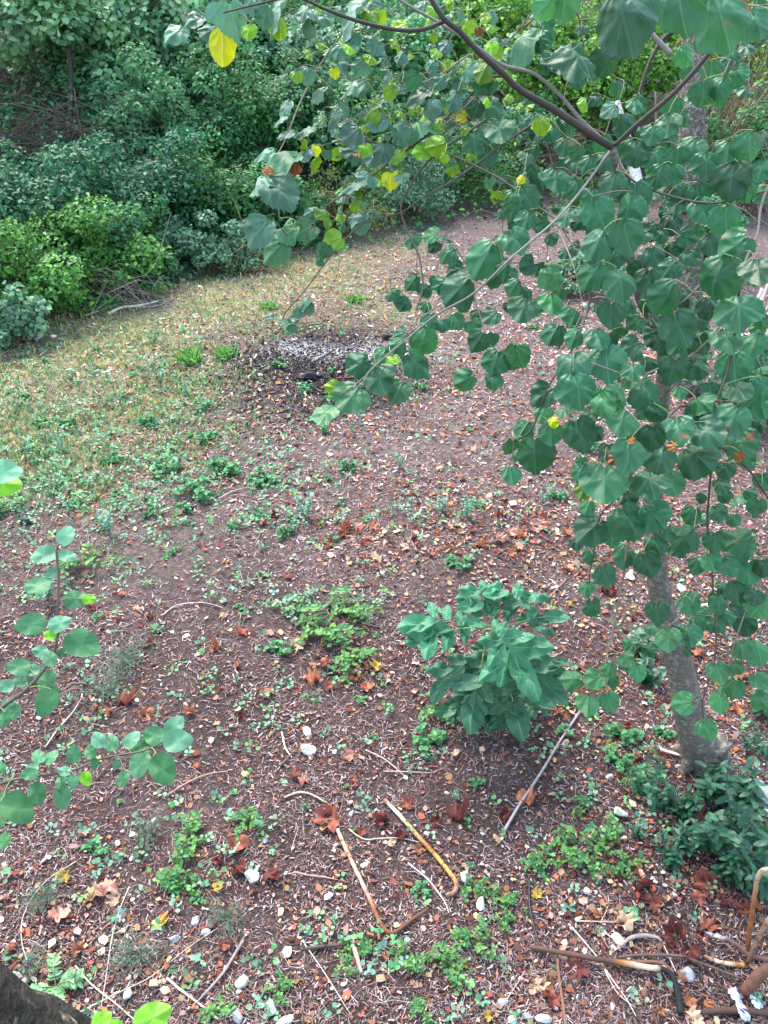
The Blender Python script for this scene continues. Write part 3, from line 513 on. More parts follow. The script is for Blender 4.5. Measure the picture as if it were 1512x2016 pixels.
for li_, (rc, lv) in enumerate(RACH):
    dz = [.05, .08, .1, 0, -.12, 0, -.05, -.06][li_]
    m_ = MB(); m_.tube(crv([wp(690, max(rc[0][1], 400)+60, 0)]+[wp(a, b_, dz) for a, b_ in rc], 5), np.linspace(.004, .002, 5*len(rc)+1), (.30, .36, .14), 5)
    Q = crv([wp(a, b_, dz) for a, b_ in rc], 8); lf = MB()
    for (x, y, ln, ang) in lv:
        O = wp(x, y, dz); k_ = np.linalg.norm(Q-O, axis=1).argmin()
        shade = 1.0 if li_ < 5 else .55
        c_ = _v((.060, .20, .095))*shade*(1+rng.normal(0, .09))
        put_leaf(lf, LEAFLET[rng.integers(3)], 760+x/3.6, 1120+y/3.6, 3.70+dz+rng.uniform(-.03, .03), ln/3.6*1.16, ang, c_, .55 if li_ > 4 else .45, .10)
    fr_ = m_.build('compound_leaf', M_WEED, ws)
    for _ in range(8 if li_ > 4 else 2):
        q_ = Q[rng.integers(8, len(Q))]; x_ = ((q_-CAM)@RT)/((q_-CAM)@FW)*F+CX; y_ = CY-((q_-CAM)@UPC)/((q_-CAM)@FW)*F
        put_leaf(lf, LEAFLET[rng.integers(3)], x_+rng.normal(0, 16), y_+rng.normal(8, 14), 3.74+rng.uniform(0, .08), rng.uniform(36, 56), rng.uniform(0, 180), _v((.04, .115, .06)), .45, .3)  # inner leaflets coloured darker to put shade inside the sapling
    o = lf.build('leaflets', M_WALNUT, None); o.parent = fr_; o.location = (0, 0, 0)

m_ = MB(); lf = MB(); lowst = []
for q in range(9):
    a = rng.uniform(0, 2*pi); e_ = wb+_v([cos(a)*.24+.05, sin(a)*.18, rng.uniform(.10, .34)]); Q = crv([wb, (wb+e_)/2+_v([0, 0, .06]), e_], 5); m_.tube(Q, .0025, (.2, .26, .1), 4, False)
    for p_ in Q[4:]:
        for s_ in (-1, 1):
            b_ = a+s_*1.1+rng.normal(0, .3); lf.inst(LEAFLET[rng.integers(3)], frames(_v([[0, -.5, .8]])+rng.normal(0, .25, (1, 3)), _v([[cos(b_), sin(b_), rng.uniform(-.3, .2)]]))*rng.uniform(.07, .12), p_[None], (_v([.035, .115, .055])*rng.uniform(.7, 1.25))[None])  # low leaflets coloured darker to put shade around the foot
fr_ = m_.build('compound_leaf', M_WEED, ws); o = lf.build('leaflets', M_WALNUT, None); o.parent = fr_; o.location = (0, 0, 0)

# ============================================================ SECOND TRUNK, PALE TRUNK, CORNER TRUNK
b2 = gp(1352, 770); t2 = thing('slim_tree', 'straight grey trunk standing behind the linden leaves at the upper right', 'tree', b2)
z2 = zof(b2); m_ = MB()
pp = [b2-[0, 0, .05]]+[at(x, y, z2*k) for x, y, k in ((1352, 640, .98), (1358, 420, .95), (1362, 250, .93), (1366, 80, .92), (1360, -120, .9), (1350, -400, .88))]
m_.tube(crv(pp, 6), np.linspace(.135, .085, 37), bark*.6, 14, True, .05); m_.build('trunk', M_BARK, t2)
m_ = MB()
for q in ([(1366, 80), (1330, 60), (1280, 120), (1225, 300)], [(1366, 100), (1420, 180), (1470, 60), (1520, -50)], [(1360, 380), (1400, 420), (1440, 435)], [(1350, 420), (1300, 300), (1290, 180)]):
    m_.tube(crv([at(x, y, z2*.93+k*.1) for k, (x, y) in enumerate(q)], 5), np.linspace(.03, .01, 5*(len(q)-1)+1), dk, 6)
m_.build('branch', M_TWIG, t2)
def crown(parent, c, r, n, size, cols, T=SM, mat=M_BUSH, name='crown', K_=30, rc=.3, seed=0, wts=None, flat=.6, stemscol=None, base=None):
    """leaf clumps scattered over a lumpy shell"""
    rr = np.random.default_rng(seed+11); c = _v(c); r = _v(r)
    d = rr.normal(size=(K_, 3)); d /= np.linalg.norm(d, axis=1)[:, None]; d[:, 2] = np.where(rr.random(K_) < .8, abs(d[:, 2]), d[:, 2]*.5)
    d[:, 1] = np.where(rr.random(K_) < .7, -abs(d[:, 1]), d[:, 1])
    cc = c+d*r*rr.uniform(.45, 1.1, (K_, 1)); cr = rc*r.mean()*rr.uniform(.4, 1.25, K_)
    k = rr.choice(K_, n, p=cr**2/(cr**2).sum()); e = rr.normal(size=(n, 3)); e /= np.linalg.norm(e, axis=1)[:, None]
    e[:, 2] = e[:, 2]*.8+.25
    P = cc[k]+e*(cr[k]*rr.uniform(.55, 1.05, n)**.5)[:, None]*[1, 1, .8]
    ns = int(K_*1.6); sk = rr.integers(0, K_, ns); sp_ = []; sd = []
    for q in range(ns):
        dd = (cc[sk[q]]-c)/r*.6+rr.normal(0, .35, 3)+[0, 0, .45]; dd /= np.linalg.norm(dd); L_ = r.mean()*rr.uniform(.25, .6); b0 = cc[sk[q]]; tt = np.linspace(.2, 1, 16)[:, None]
        sp_.append(b0+dd*L_*tt-np.array([0, 0, 1])*tt**2*L_*.35+rr.normal(0, .03, (16, 3))); sd.append(np.full(16, sk[q]))
    sp_ = np.concatenate(sp_); P = np.vstack([P, sp_]); k = np.concatenate([k]+sd); e = np.vstack([e, rr.normal(0, .5, (len(sp_), 3))]); n = len(P)
    out_ = e*.6+[0, -.15, flat]+rr.normal(0, .45, (n, 3)); t = rr.normal(size=(n, 3))+e*.8-[0, 0, .4]
    B = frames(out_, t); s = size*rr.uniform(.55, 1.25, n)
    gh = hgt(P[:, 0], P[:, 1])+.02; ok = P[:, 2] > gh
    tint = 1+rr.normal(0, .12, K_)
    C = pal(n, cols, .2, wts)*tint[k][:, None]*1.2
    m_ = MB(); m_.inst(T, (B*s[:, None, None])[ok], P[ok], C[ok]); o = m_.build(name, mat, parent)
    if base is not None:
        st = MB(); base = _v(base)
        for q in range(min(K_, 16)):
            st.tube(crv([base+rr.normal(0, .06, 3)*[1, 1, 0], (base+cc[q])/2+rr.normal(0, .12, 3), cc[q]], 4), np.linspace(.014, .004, 9)*(1+r.mean()*.3), (.09, .07, .055), 5, False)
        st.build('stems', M_TWIG, parent)
    return o
bt = at(1362, -300, z2*.89)
crown(t2, bt+[0, 0, .8], (1.6, 1.6, 1.0), 1800, .09, [(.05, .11, .05), (.07, .14, .05)], K_=26, name='crown')
b3 = gp(1262, 440); t3 = thing('pale_trunk_tree', 'small white-barked tree glimpsed behind the fork of the leaning trunk', 'tree', b3); z3 = zof(b3); m_ = MB()
m_.tube(crv([b3, at(1258, 380, z3), at(1248, 330, z3), at(1238, 285, z3), at(1230, 255, z3), at(1215, 200, z3)], 5), np.linspace(.10, .04, 26), (.62, .60, .57), 10, True, .08); m_.build('trunk', M_STONE, t3)
crown(t3, at(1215, 130, z3), (.8, .6, .5), 1300, .07, [(.11, .22, .045), (.08, .17, .05)], K_=16, seed=5)
# dark trunk in the bottom left corner
e1 = gp(620, 2330); t4 = thing('leaning_tree', 'dark rough-barked tree whose trunk cuts across the bottom left corner', 'tree', e1); m_ = MB()
cpts = [e1-[0, 0, .1], at(330, 2260, 1.75), at(120, 2140, 1.15), at(-30, 2045, .98), at(-220, 1900, .9), at(-500, 1700, .9)]
m_.tube(crv(cpts, 8), np.interp(np.linspace(0, 1, 41), [0, .4, .6, 1], [.13, .085, .068, .06]), (.022, .018, .015), 20, True, .06)
m_.build('trunk', M_DARKBARK, t4)

# ============================================================ SHRUBS AND TREES ON THE BANK
G1 = [(.045, .13, .045), (.065, .17, .055), (.035, .10, .04)]; G2 = [(.075, .19, .085), (.10, .23, .11), (.05, .14, .06)]
G3 = [(.085, .19, .035), (.13, .26, .05), (.055, .14, .035)]; G4 = [(.11, .20, .12), (.14, .25, .15), (.08, .15, .09)]; G5 = [(.030, .105, .05), (.045, .14, .065), (.025, .08, .04)]
G_LIT = [(.15, .28, .15), (.19, .33, .18), (.11, .21, .11)]; G7 = [(.07, .17, .04), (.10, .21, .055), (.05, .13, .045)]; G6 = [(.10, .12, .035), (.16, .16, .05), (.07, .11, .04)]  # top left crown greens lightened to paint the light from above
SHR = [  # px, py of middle, depth, rx, rz, palette, n, leaf size, template, name, category, label
 (95, 70, 11.5, 1.7, 1.0, G_LIT, 5200, .085, SMR, 'maple_like_tree', 'tree', 'pale green broad-leaved tree leaning in at the top left corner'),
 (225, 190, 12.0, 1.15, .7, G_LIT, 2600, .07, SMR, 'broad_shrub', 'shrub', 'dangling pale foliage hanging under the top left tree crown'),
 (255, 140, 12.6, .9, .7, G5, 2200, .06, SM, 'evergreen_shrub', 'shrub', 'darkest small-leaved shrub between the top left tree and the middle thicket'),
 (320, 255, 11.0, 1.05, .6, G2, 4200, .06, SM, 'rounded_shrub', 'shrub', 'light green dome-shaped shrub bulging out left of the picture middle, halfway up the bank'),
 (470, 130, 12.6, 1.25, .8, G2, 4600, .065, SMR, 'ivy_covered_shrub', 'shrub', 'grey-green ivy-like shrub directly below the hanging yellow leaf'),
 (590, 60, 13.2, 1.3, .9, G1, 3600, .065, SMR, 'hillside_shrub', 'shrub', 'mid green shrub at the top edge behind the drooping linden leaves'),
 (480, 285, 11.4, 1.0, .75, G1, 3600, .06, SM, 'thicket_shrub', 'shrub', 'deep green shrub just right of the light dome-shaped shrub'),
 (600, 250, 12.0, .95, .8, G4, 3200, .055, SMR, 'pale_leaved_shrub', 'shrub', 'shrub with small whitish-green leaves behind the thin hanging twig'),
 (90, 440, 9.4, 1.15, .55, G5, 3600, .06, SM, 'bramble_bush', 'shrub', 'dark bluish bramble mass at the left edge under the bare brown thicket'),
 (270, 415, 10.2, 1.15, .5, G5, 3800, .06, SM, 'bramble_bush', 'shrub', 'teal bramble mass below the dome-shaped shrub'),
 (425, 415, 10.6, .95, .5, G1, 3200, .055, SM, 'bramble_bush', 'shrub', 'mid green bramble mass left of the big drooping linden leaves'),
 (130, 520, 9.0, .95, .48, G7, 3600, .055, SM, 'yellow_green_bush', 'shrub', 'yellow-green leafy bush in front at the left, above the dry twigs'),
 (20, 560, 8.5, .7, .5, G7, 2400, .055, SM, 'yellow_green_bush', 'shrub', 'bright yellow-green bush touching the left edge, above the gap in the hedge'),
 (260, 520, 9.5, .75, .40, G1, 2400, .05, SM, 'low_hedge_bush', 'shrub', 'green bush between the yellow-green bush and the small grey-green shrub'),
 (385, 520, 9.9, .48, .30, G4, 1500, .05, SM, 'grey_green_shrub', 'shrub', 'small grey-green shrub at the foot of the bank, above the ochre moss'),
 (485, 525, 10.1, .32, .27, G4, 900, .05, SM, 'grey_green_shrub', 'shrub', 'smallest grey-green shrub, next to the dry grass hummock'),
 (470, 470, 10.6, .6, .35, G1, 1500, .05, SM, 'low_hedge_bush', 'shrub', 'low green bush right behind the two grey-green shrubs'),
 (560, 455, 10.9, .55, .4, G2, 1500, .075, SM, 'large_leaf_shrub', 'shrub', 'pale large-leaved shrub partly hidden by drooping linden leaves'),
 (25, 645, 7.9, .32, .22, G4, 900, .05, SMR, 'round_leaf_plant', 'shrub', 'blue-green round-leaved plant at the left edge beside the white rubble'),
 (700, 330, 11.9, .95, .75, G1, 3200, .06, SM, 'thicket_shrub', 'shrub', 'shadowy green shrub in the middle behind the dark crossing twigs'),
 (760, 180, 13.2, 1.2, 1.0, G2, 4200, .06, SMR, 'ivy_covered_shrub', 'shrub', 'ivy-like shrub below the dark horizontal branch at the top'),
 (770, 40, 14.5, 1.4, .9, G3, 3400, .065, SMR, 'sunlit_shrub', 'shrub', 'sunlit yellow-green shrub at the top, left of the thick dark branch'),
 (670, 440, 11.2, .75, .32, G6, 2000, .045, NARROW, 'golden_fern_clump', 'fern', 'golden olive fern-like clump at the far end of the clearing'),
 (800, 440, 11.9, .7, .38, G4, 2000, .055, NARROW, 'narrow_leaf_shrub', 'shrub', 'narrow-leaved olive-like shrub beyond the far edge of the clearing'),
 (905, 400, 12.6, .8, .5, G1, 2200, .06, NARROW, 'narrow_leaf_shrub', 'shrub', 'darker narrow-leaved shrub behind the hanging twig with two leaves'),
 (960, 120, 14.5, 1.3, 1.0, G3, 3600, .07, SMR, 'sunlit_shrub', 'shrub', 'bright lime shrub right of the thick dark branch at the top'),
 (1090, 230, 14.0, 1.25, .95, G3, 4200, .065, SMR, 'sunlit_shrub', 'shrub', 'lime-green ivy-like shrub above the fork of the leaning tree'),
 (1230, 170, 14.5, 1.1, 1.0, G3, 3800, .065, SMR, 'sunlit_shrub', 'shrub', 'sunlit green shrub just left of the straight grey trunk'),
 (1010, 330, 13.3, .8, .5, G2, 1900, .06, SM, 'hillside_shrub', 'shrub', 'thin green shrub on the leaf-strewn slope behind the grey branch'),
 (1450, 120, 12.5, 1.0, 1.0, G6, 2000, .07, SM, 'brownish_shrub', 'shrub', 'sparse brownish-green shrub right of the straight grey trunk'),
 (1460, 330, 11.8, .8, .6, G1, 2000, .06, SM, 'hillside_shrub', 'shrub', 'sparse dark shrub at the right edge above the stacked poles'),
 (1400, 470, 9.6, .45, .30, G2, 1100, .05, SM, 'low_green_shrub', 'shrub', 'small green shrub behind the linden leaves, above the stacked poles'),
 (1135, 560, 9.2, .35, .24, G4, 900, .045, SMR, 'low_green_shrub', 'shrub', 'rounded low green shrub seen under the linden twigs, on the leafy ground'),
 (1500, 790, 6.6, .35, .30, G5, 900, .05, SM, 'low_green_shrub', 'shrub', 'dark low shrub at the right edge in front of the stacked poles'),
]
for k, (px, py, z, rx, rz, cols, n, ls, T, nm, cat, lab) in enumerate(SHR):
    c = at(px, py, z); g0 = hgt(c[0], c[1])
    if c[2]-rz*.8 < g0: c[2] = g0+rz*.5
    base = _v([c[0], c[1]+rx*.3, hgt(c[0], c[1]+rx*.3)]); t = thing(nm, lab, cat, base)
    crown(t, c, (rx*1.05, rx*.8, rz*1.5), int(n*1.7), ls*1.08, cols, T, name='foliage', K_=int(18+rx*20), rc=.30, seed=k*3+1, base=base)
# dense undergrowth carpeting the bank
N = 80000; px = rng.uniform(-600, 1900, N); py = rng.uniform(-80, 740, N); P = ground(px, py)
d = P[:, 1]-edge(P[:, 0]); ok = (d > -.15) & (d < 11) & (rng.random(N) < np.where((px > 900) & (px < 1500) & (py > 415), .3, 1)); P = P[ok]; n = len(P); px = px[ok]; py = py[ok]
lump = .6+.6*np.sin(2.1*P[:, 0]+1)*np.cos(1.7*P[:, 1])+.25*np.sin(5*P[:, 0]+3*P[:, 1])
P[:, 2] += rng.random(n)*np.clip(lump, .12, 1)*np.clip(d[ok]*1.2+.2, .1, .8)
B = frames(rng.normal(0, .45, (n, 3))+[0, -.35, .8], rng.normal(size=(n, 3))); s = .062*rng.uniform(.6, 1.5, n)*np.clip(zof(P)/11, .8, 1.6)
yel = 1/(1+np.exp(-(px-880)/90)); pick = rng.random(n)
C = 1.2*np.where((pick < yel*.75)[:, None], pal(n, G3, .25), pal(n, G1+G5+G2, .25))
m_ = MB(); m_.inst(SM, B*s[:, None, None], P, C); tag(m_.build('undergrowth', M_BUSH), 'mixed leafy undergrowth covering the bank between the shrubs', 'undergrowth', kind='stuff')
# bare brown thicket
def bare(name, lab, c, r, n, colr, seed, rad=.006):
    rr = np.random.default_rng(seed); base = _v([c[0], c[1], hgt(c[0], c[1])]); t = thing(name, lab, 'dry brush', base); m_ = MB()
    for _ in range(n):
        a = base+rr.uniform(-1, 1, 3)*[r[0], r[1]*.6, 0]; a[2] = hgt(a[0], a[1]); b_ = _v(c)+rr.uniform(-1, 1, 3)*r; md = (a+b_)/2+rr.uniform(-.25, .25, 3)+[0, 0, .2]; e_ = b_+rr.normal(0, .25, 3)-[0, 0, .1]
        m_.tube(crv([a, md, b_, e_], 4), np.linspace(rad, rad*.35, 13), _v(colr)*rr.uniform(.6, 1.3), 4, False)
    m_.build('stems', M_TWIG, t)
bare('bare_thicket', 'tangle of bare brown stems in the dark hollow at the left', at(110, 300, 10.4), (1.5, .5, .75), 170, (.085, .06, .048), 1, .006)
bare('dry_twigs', 'pale dry twigs standing at the hedge foot in front of the yellow-green bush', at(175, 565, 8.9), (.9, .25, .22), 60, (.36, .31, .28), 2, .0035)
bare('dry_twigs', 'thin brown dead stems on the slope behind the linden, below the grey branch', at(1050, 320, 13.0), (1.3, .4, .6), 130, (.24, .16, .13), 3, .008)
bare('dry_twigs', 'brown twig tangle at the right edge beside the straight grey trunk', at(1450, 260, 11.5), (.9, .4, .8), 110, (.20, .13, .10), 4, .008)
bare('dry_grass_hummock', 'straw-coloured dry grass hummock right of the smallest grey-green shrub', at(500, 515, 10.0), (.35, .2, .14), 120, (.48, .38, .20), 5, .004)
# slim trunks at the top
for q, (xs, lab) in enumerate((([(276, -40), (290, 10), (318, 70), (345, 150)], 'thin leaning trunk crossing the gap at the top, nearest to the pale tree'),
                               ([(330, -40), (338, 20), (352, 60), (380, 130)], 'dark slim trunk at the top, right of the thin leaning one'),
                               ([(350, -40), (362, 10), (390, 60), (420, 120)], 'dark slim trunk at the top nearest to the drooping linden leaves'),
                               ([(135, 90), (140, 150), (138, 210), (136, 268)], 'grey sapling trunk dropping from the pale top left tree into the bare thicket'))):
    z = 12.4 if q < 3 else 10.9; P = [at(a, b_, z) for a, b_ in xs]; bb = P[-1].copy(); bb[2] = hgt(bb[0], bb[1]); P.append(bb) if bb[2] < P[-1][2] else None
    t = thing('slim_tree', lab, 'tree', bb); m_ = MB(); m_.tube(crv(P, 4), .045 if q != 3 else .035, (.06, .05, .045) if q else (.16, .15, .12), 7, True, .05); m_.build('trunk', M_TWIG, t)

# ============================================================ LITTER (stuff): chips, twigs, leaf bits, gravel, moss grass, ground weeds
def scatter(n, y0=395, y1=2350, x0=-620, x1=1900, power=1.0):
    n = int(n*1.36)
    px = rng.uniform(x0, x1, n); py = y0+(y1-y0)*rng.random(n)**power; P = ground(px, py)
    d = P[:, 1]-edge(P[:, 0]); lim = np.where(px > 950, 3.5, .1); ok = d < lim
    return px[ok], py[ok], P[ok]
def gz(P, up): P = P.copy(); P[:, 2] = hgt(P[:, 0], P[:, 1])+up; return P
def patchy(P, sc=1.0, ph=0): return .5+.5*np.sin(sc*2.3*P[:, 0]+ph+np.sin(sc*3.1*P[:, 1]))*np.cos(sc*2.9*P[:, 1]-ph+np.sin(sc*1.9*P[:, 0]+1))
def flatB(n, tilt, s3):
    a = rng.uniform(0, 2*pi, n); nn = rng.normal(0, tilt, (n, 3)); nn[:, 2] = 1; B = frames(nn, np.stack([np.cos(a), np.sin(a), np.zeros(n)], -1)); return B*s3[:, None, :]
px, py, P = scatter(230000, 470, power=.95); mo, asz, ch, lf = zones(P[:, 0], P[:, 1])
bare_ = gauss(px, py, 330, 1130, 200, 60, 0)+gauss(px, py, 370, 1480, 150, 50)+gauss(px, py, 900, 860, 160, 50)+gauss(px, py, 260, 1590, 120, 60)
ok = rng.random(len(P)) < np.clip(1-.25*mo-.95*ch-.75*bare_+.0*px, .1, 1)*(.2+.8*patchy(P, 1.3)); P = gz(P[ok], .003)+0; n = len(P); z = zof(P)
ln = np.clip(rng.lognormal(-4.4, .5, n), .004, .03)*np.clip(z/4, .9, 2.3); s3 = np.stack([ln, ln*rng.uniform(.5, 1.3, n), ln*.8], -1); P[:, 2] += ln*.15; far_ = np.clip((z-4.5)/3, 0, 1)[:, None]  # far chips lightened too, brighter light put into their colour
m_ = MB(); m_.inst(CHIP, flatB(n, .35, s3), P, (1+.9*far_)*pal(n, [(.42, .33, .315), (.29, .21, .20), (.16, .11, .10), (.58, .49, .47), (.32, .15, .10)], .25, [3.5, 4, 4, 1.2, 2.4]))
tag(m_.build('wood_chips', M_LITTER, smooth=False), 'pale brown wood chips and bark crumbs strewn over the soil', 'litter', kind='stuff')
bare_f = lambda px, py: gauss(px, py, 330, 1130, 200, 60, 0)+gauss(px, py, 370, 1480, 150, 50)+gauss(px, py, 900, 860, 160, 50)+gauss(px, py, 260, 1590, 120, 60)
# thin stems and straws
m_ = MB(); px, py, P = scatter(52000, 480); mo, asz, ch, lf = zones(P[:, 0], P[:, 1]); ok = rng.random(len(P)) < np.clip(.3+.7*patchy(P, .8, 2)-.3*mo-.7*ch-.4*bare_f(px, py), .05, 1); P = gz(P[ok], .006); n = len(P)
for q in range(6):
    T = twigT(*rng.uniform(-.14, .14, 2)); k = slice(q, None, 6); Pk = P[k]; nk = len(Pk); z = zof(Pk)
    ln = np.clip(rng.lognormal(-3.35, .6, nk), .012, .26)*np.clip(z/5, .85, 1.5); wd = rng.uniform(.001, .0026, nk)*np.clip(z/4, .9, 2.2)
    B = flatB(nk, .16, np.ones((nk, 3))); V = np.einsum('kij,nj->kni', B, T[0])*ln[:, None, None]+np.einsum('kij,nj->kni', B, T[1])*wd[:, None, None]+Pk[:, None]
    nv = len(T[0]); C = pal(nk, [(.44, .36, .33), (.33, .25, .22), (.20, .13, .11), (.60, .52, .48), (.12, .08, .07)], .2, [3, 3.5, 3, .8, 1.5])
    m_.add(V.reshape(-1, 3), {4: (T[2][4][None]+(np.arange(nk)*nv)[:, None, None]).reshape(-1, 4)}, np.repeat(C, nv, axis=0))
tag(m_.build('dry_stems', M_LITTER), 'thin dry stems and straws criss-crossing the ground', 'litter', kind='stuff')
# crumbled dead leaves
px, py, P = scatter(110000, 395); mo, asz, ch, lf = zones(P[:, 0], P[:, 1])
dens = np.clip(.13+1.0*gauss(px, py, 1050, 560, 380, 190)+.9*gauss(px, py, 1000, 1040, 230, 90)+.75*gauss(px, py, 1350, 1180, 300, 300)+.5*gauss(px, py, 1200, 850, 250, 200)+.5*gauss(px, py, 720, 1080, 120, 50)+.35*gauss(px, py, 700, 1290, 110, 50)+.35*gauss(px, py, 1250, 1750, 260, 150)+.35*gauss(px, py, 250, 760, 300, 150)+.55*gauss(px, py, 900, 740, 250, 90)+.45*gauss(px, py, 700, 540, 260, 70)+.25*gauss(px, py, 600, 850, 500, 150)+.3*gauss(px, py, 200, 1850, 200, 100), 0, 1)*(.4+.6*patchy(P, 2.2, 1))*(1-.7*ch)
ok = rng.random(len(P)) < dens; P = gz(P[ok], .008); n = len(P); z = zof(P); m_ = MB()
s = np.clip(rng.lognormal(-4.05, .42, n), .007, .05)*np.clip(z/5, .8, 1.25); s3 = np.stack([s, s*rng.uniform(.5, 1, n), s*rng.uniform(.6, 1.4, n)], -1); P[:, 2] += s*.15; B = flatB(n, .4, s3)
C = pal(n, [(.30, .13, .08), (.20, .085, .06), (.40, .23, .14), (.46, .33, .25), (.12, .06, .045), (.58, .47, .39), (.24, .16, .12)], .3, [3, 3, 2.4, 2.4, 3, 1, 2.5])
for q in range(3): m_.inst(BIT[q], B[q::3], P[q::3], C[q::3])
tag(m_.build('leaf_litter', M_LITTER), 'crumbled red-brown and tan dead leaves covering the ground', 'leaf litter', kind='stuff')
# gravel
ic = []
def stoneT(seed, sub=2):
    import bmesh
    bm = bmesh.new(); bmesh.ops.create_icosphere(bm, subdivisions=sub, radius=.5); r = random.Random(seed)
    V = _v([v.co[:] for v in bm.verts]); Fs = np.array([[v.index for v in f.verts] for f in bm.faces]); bm.free()
    rr = np.random.default_rng(seed)
    for _ in range(13):                    # chop flat facets
        d_ = rr.normal(size=3); d_ /= np.linalg.norm(d_); c_ = rr.uniform(.20, .40); k = V@d_; V -= np.outer(np.clip(k-c_, 0, None), d_)
    V *= 1+rr.normal(0, .03, (len(V), 1)); V[:, 2] *= .75
    return (V, {3: Fs}, np.zeros((len(V), 2)))
ST1 = [stoneT(s, 1) for s in range(4)]; ST = [stoneT(20+s, 3) for s in range(7)]
px, py, P = scatter(5200, 560, 2150, power=.75); ok = rng.random(len(P)) < np.clip(.15+gauss(px, py, 800, 1800, 600, 300)+.5*gauss(px, py, 640, 700, 120, 50), 0, 1); P = gz(P[ok], .003); n = len(P)
s = rng.lognormal(-4.75, .4, n); m_ = MB(); B = flatB(n, .4, np.stack([s, s*.8, s], -1)); C = pal(n, [(.60, .56, .52), (.45, .41, .38), (.30, .26, .23)], .15)
for q in range(4): m_.inst(ST1[q], B[q::4], P[q::4], C[q::4])
tag(m_.build('gravel', M_STONE, smooth=False), 'scattered pale pebbles and limestone grit', 'gravel', kind='stuff')
# ash flakes
n = 800; P = np.stack([ASH[0]+.15+rng.normal(0, .5, n), ASH[1]+rng.normal(0, .16, n), np.zeros(n)], -1); P = gz(P, .006); s = rng.lognormal(-4.2, .45, n); m_ = MB()
m_.inst(CHIP, flatB(n, .5, np.stack([s, s*2, s], -1)), P, pal(n, [(.62, .60, .58), (.40, .38, .37), (.08, .075, .08), (.66, .64, .63)], .12, [3, 2, 2, 1.5]))
tag(m_.build('ash', M_LITTER, smooth=False), 'whitish ash and cinders of the old bonfire patch', 'ash', kind='stuff')
n = 10000; P = np.stack([CHARC[0]+rng.normal(.05, .5, n), CHARC[1]+rng.normal(0, .55, n), np.zeros(n)], -1); P = gz(P, .004); s = rng.lognormal(-4.0, .5, n); m_ = MB()
m_.inst(CHIP, flatB(n, .5, np.stack([s, s*1.6, s], -1)), P, pal(n, [(.02, .019, .022), (.05, .045, .05), (.16, .12, .11)], .2, [3, 2, 2]))
tag(m_.build('charcoal', M_LITTER, smooth=False), 'black charcoal crumbs around the bonfire patch', 'charcoal', kind='stuff')
# moss and short grass on the far left slope
px, py, P = scatter(80000, 470, 1200, x1=1100); mo, asz, ch, lf = zones(P[:, 0], P[:, 1]); ok = rng.random(len(P)) < mo*(.45+.55*patchy(P, 1.6, 4)); P = gz(P[ok], .0); n = len(P)
B = frames(rng.normal(0, 1, (n, 3))*[1, 1, .3]+[0, -.3, .5], rng.normal(0, .5, (n, 3))+[0, 0, 1]); s = rng.uniform(.025, .07, n); B = B*np.stack([s*.4, s, s], -1)[:, None, :]
gy_ = np.clip((py[ok]-600)/300, 0, 1)[:, None]
C = np.where(rng.random((n, 1)) < .45+.4*gy_, pal(n, [(.13, .25, .11), (.18, .32, .14), (.10, .20, .10)], .2), pal(n, [(.44, .38, .15), (.32, .33, .14), (.55, .48, .26)], .2))
m_ = MB(); m_.inst(SM, B, P, C); tag(m_.build('moss', M_WEED), 'ochre moss and short grass on the far left part of the clearing', 'moss', kind='stuff')
# seedling carpet
px, py, P = scatter(52000, 440, 2100, x1=1650); mo, asz, ch, lf = zones(P[:, 0], P[:, 1])
dens = np.clip(.05*(py < 1500)+.015+.95*mo*np.clip((py-560)/160, .1, 1)*(px < 800)+.6*gauss(px, py, 150, 880, 260, 150)+.5*gauss(px, py, 400, 950, 260, 60)+.35*gauss(px, py, 90, 1000, 150, 60)+.25*gauss(px, py, 560, 1020, 120, 30)+.3*gauss(px, py, 640, 1210, 110, 60)+.35*gauss(px, py, 870, 1010, 120, 35)+.35*gauss(px, py, 1160, 600, 90, 60)+.2*gauss(px, py, 1150, 1640, 120, 60)+.12*gauss(px, py, 330, 1690, 160, 70)+.08*gauss(px, py, 850, 1870, 180, 60)+.12*gauss(px, py, 700, 480, 200, 40), 0, 1)
dens *= np.clip(patchy(P, 3.0, 2)*1.2-.12, 0, 1)*(.55+.45*patchy(P, 7.0, 1))*(1-ch)
ok = rng.random(len(P)) < dens; P = P[ok]; k = len(P); rep = 6; PP = np.repeat(P, rep, axis=0); a = rng.uniform(0, 2*pi, k*rep); el = rng.uniform(.1, .9, k*rep); t = np.stack([np.cos(a)*np.cos(el), np.sin(a)*np.cos(el), np.sin(el)], -1)
PP = PP+t*rng.uniform(0, .03, (k*rep, 1))+np.repeat(rng.uniform(.0, .05, k), rep)[:, None]*[0, 0, 1]; nn = np.stack([-np.cos(a)*np.sin(el), -np.sin(a)*np.sin(el), np.cos(el)], -1)+rng.normal(0, .25, (k*rep, 3))
s = rng.uniform(.011, .027, k*rep); base = pal(k, [(.14, .29, .16), (.11, .24, .14), (.17, .33, .14), (.20, .33, .22)], .2)
m_ = MB(); m_.inst(SMR, frames(nn, t)*s[:, None, None], PP, np.repeat(base, rep, axis=0)); tag(m_.build('ground_cover', M_WEED), 'low green seedlings and creeping weeds carpeting parts of the clearing', 'ground cover', kind='stuff')

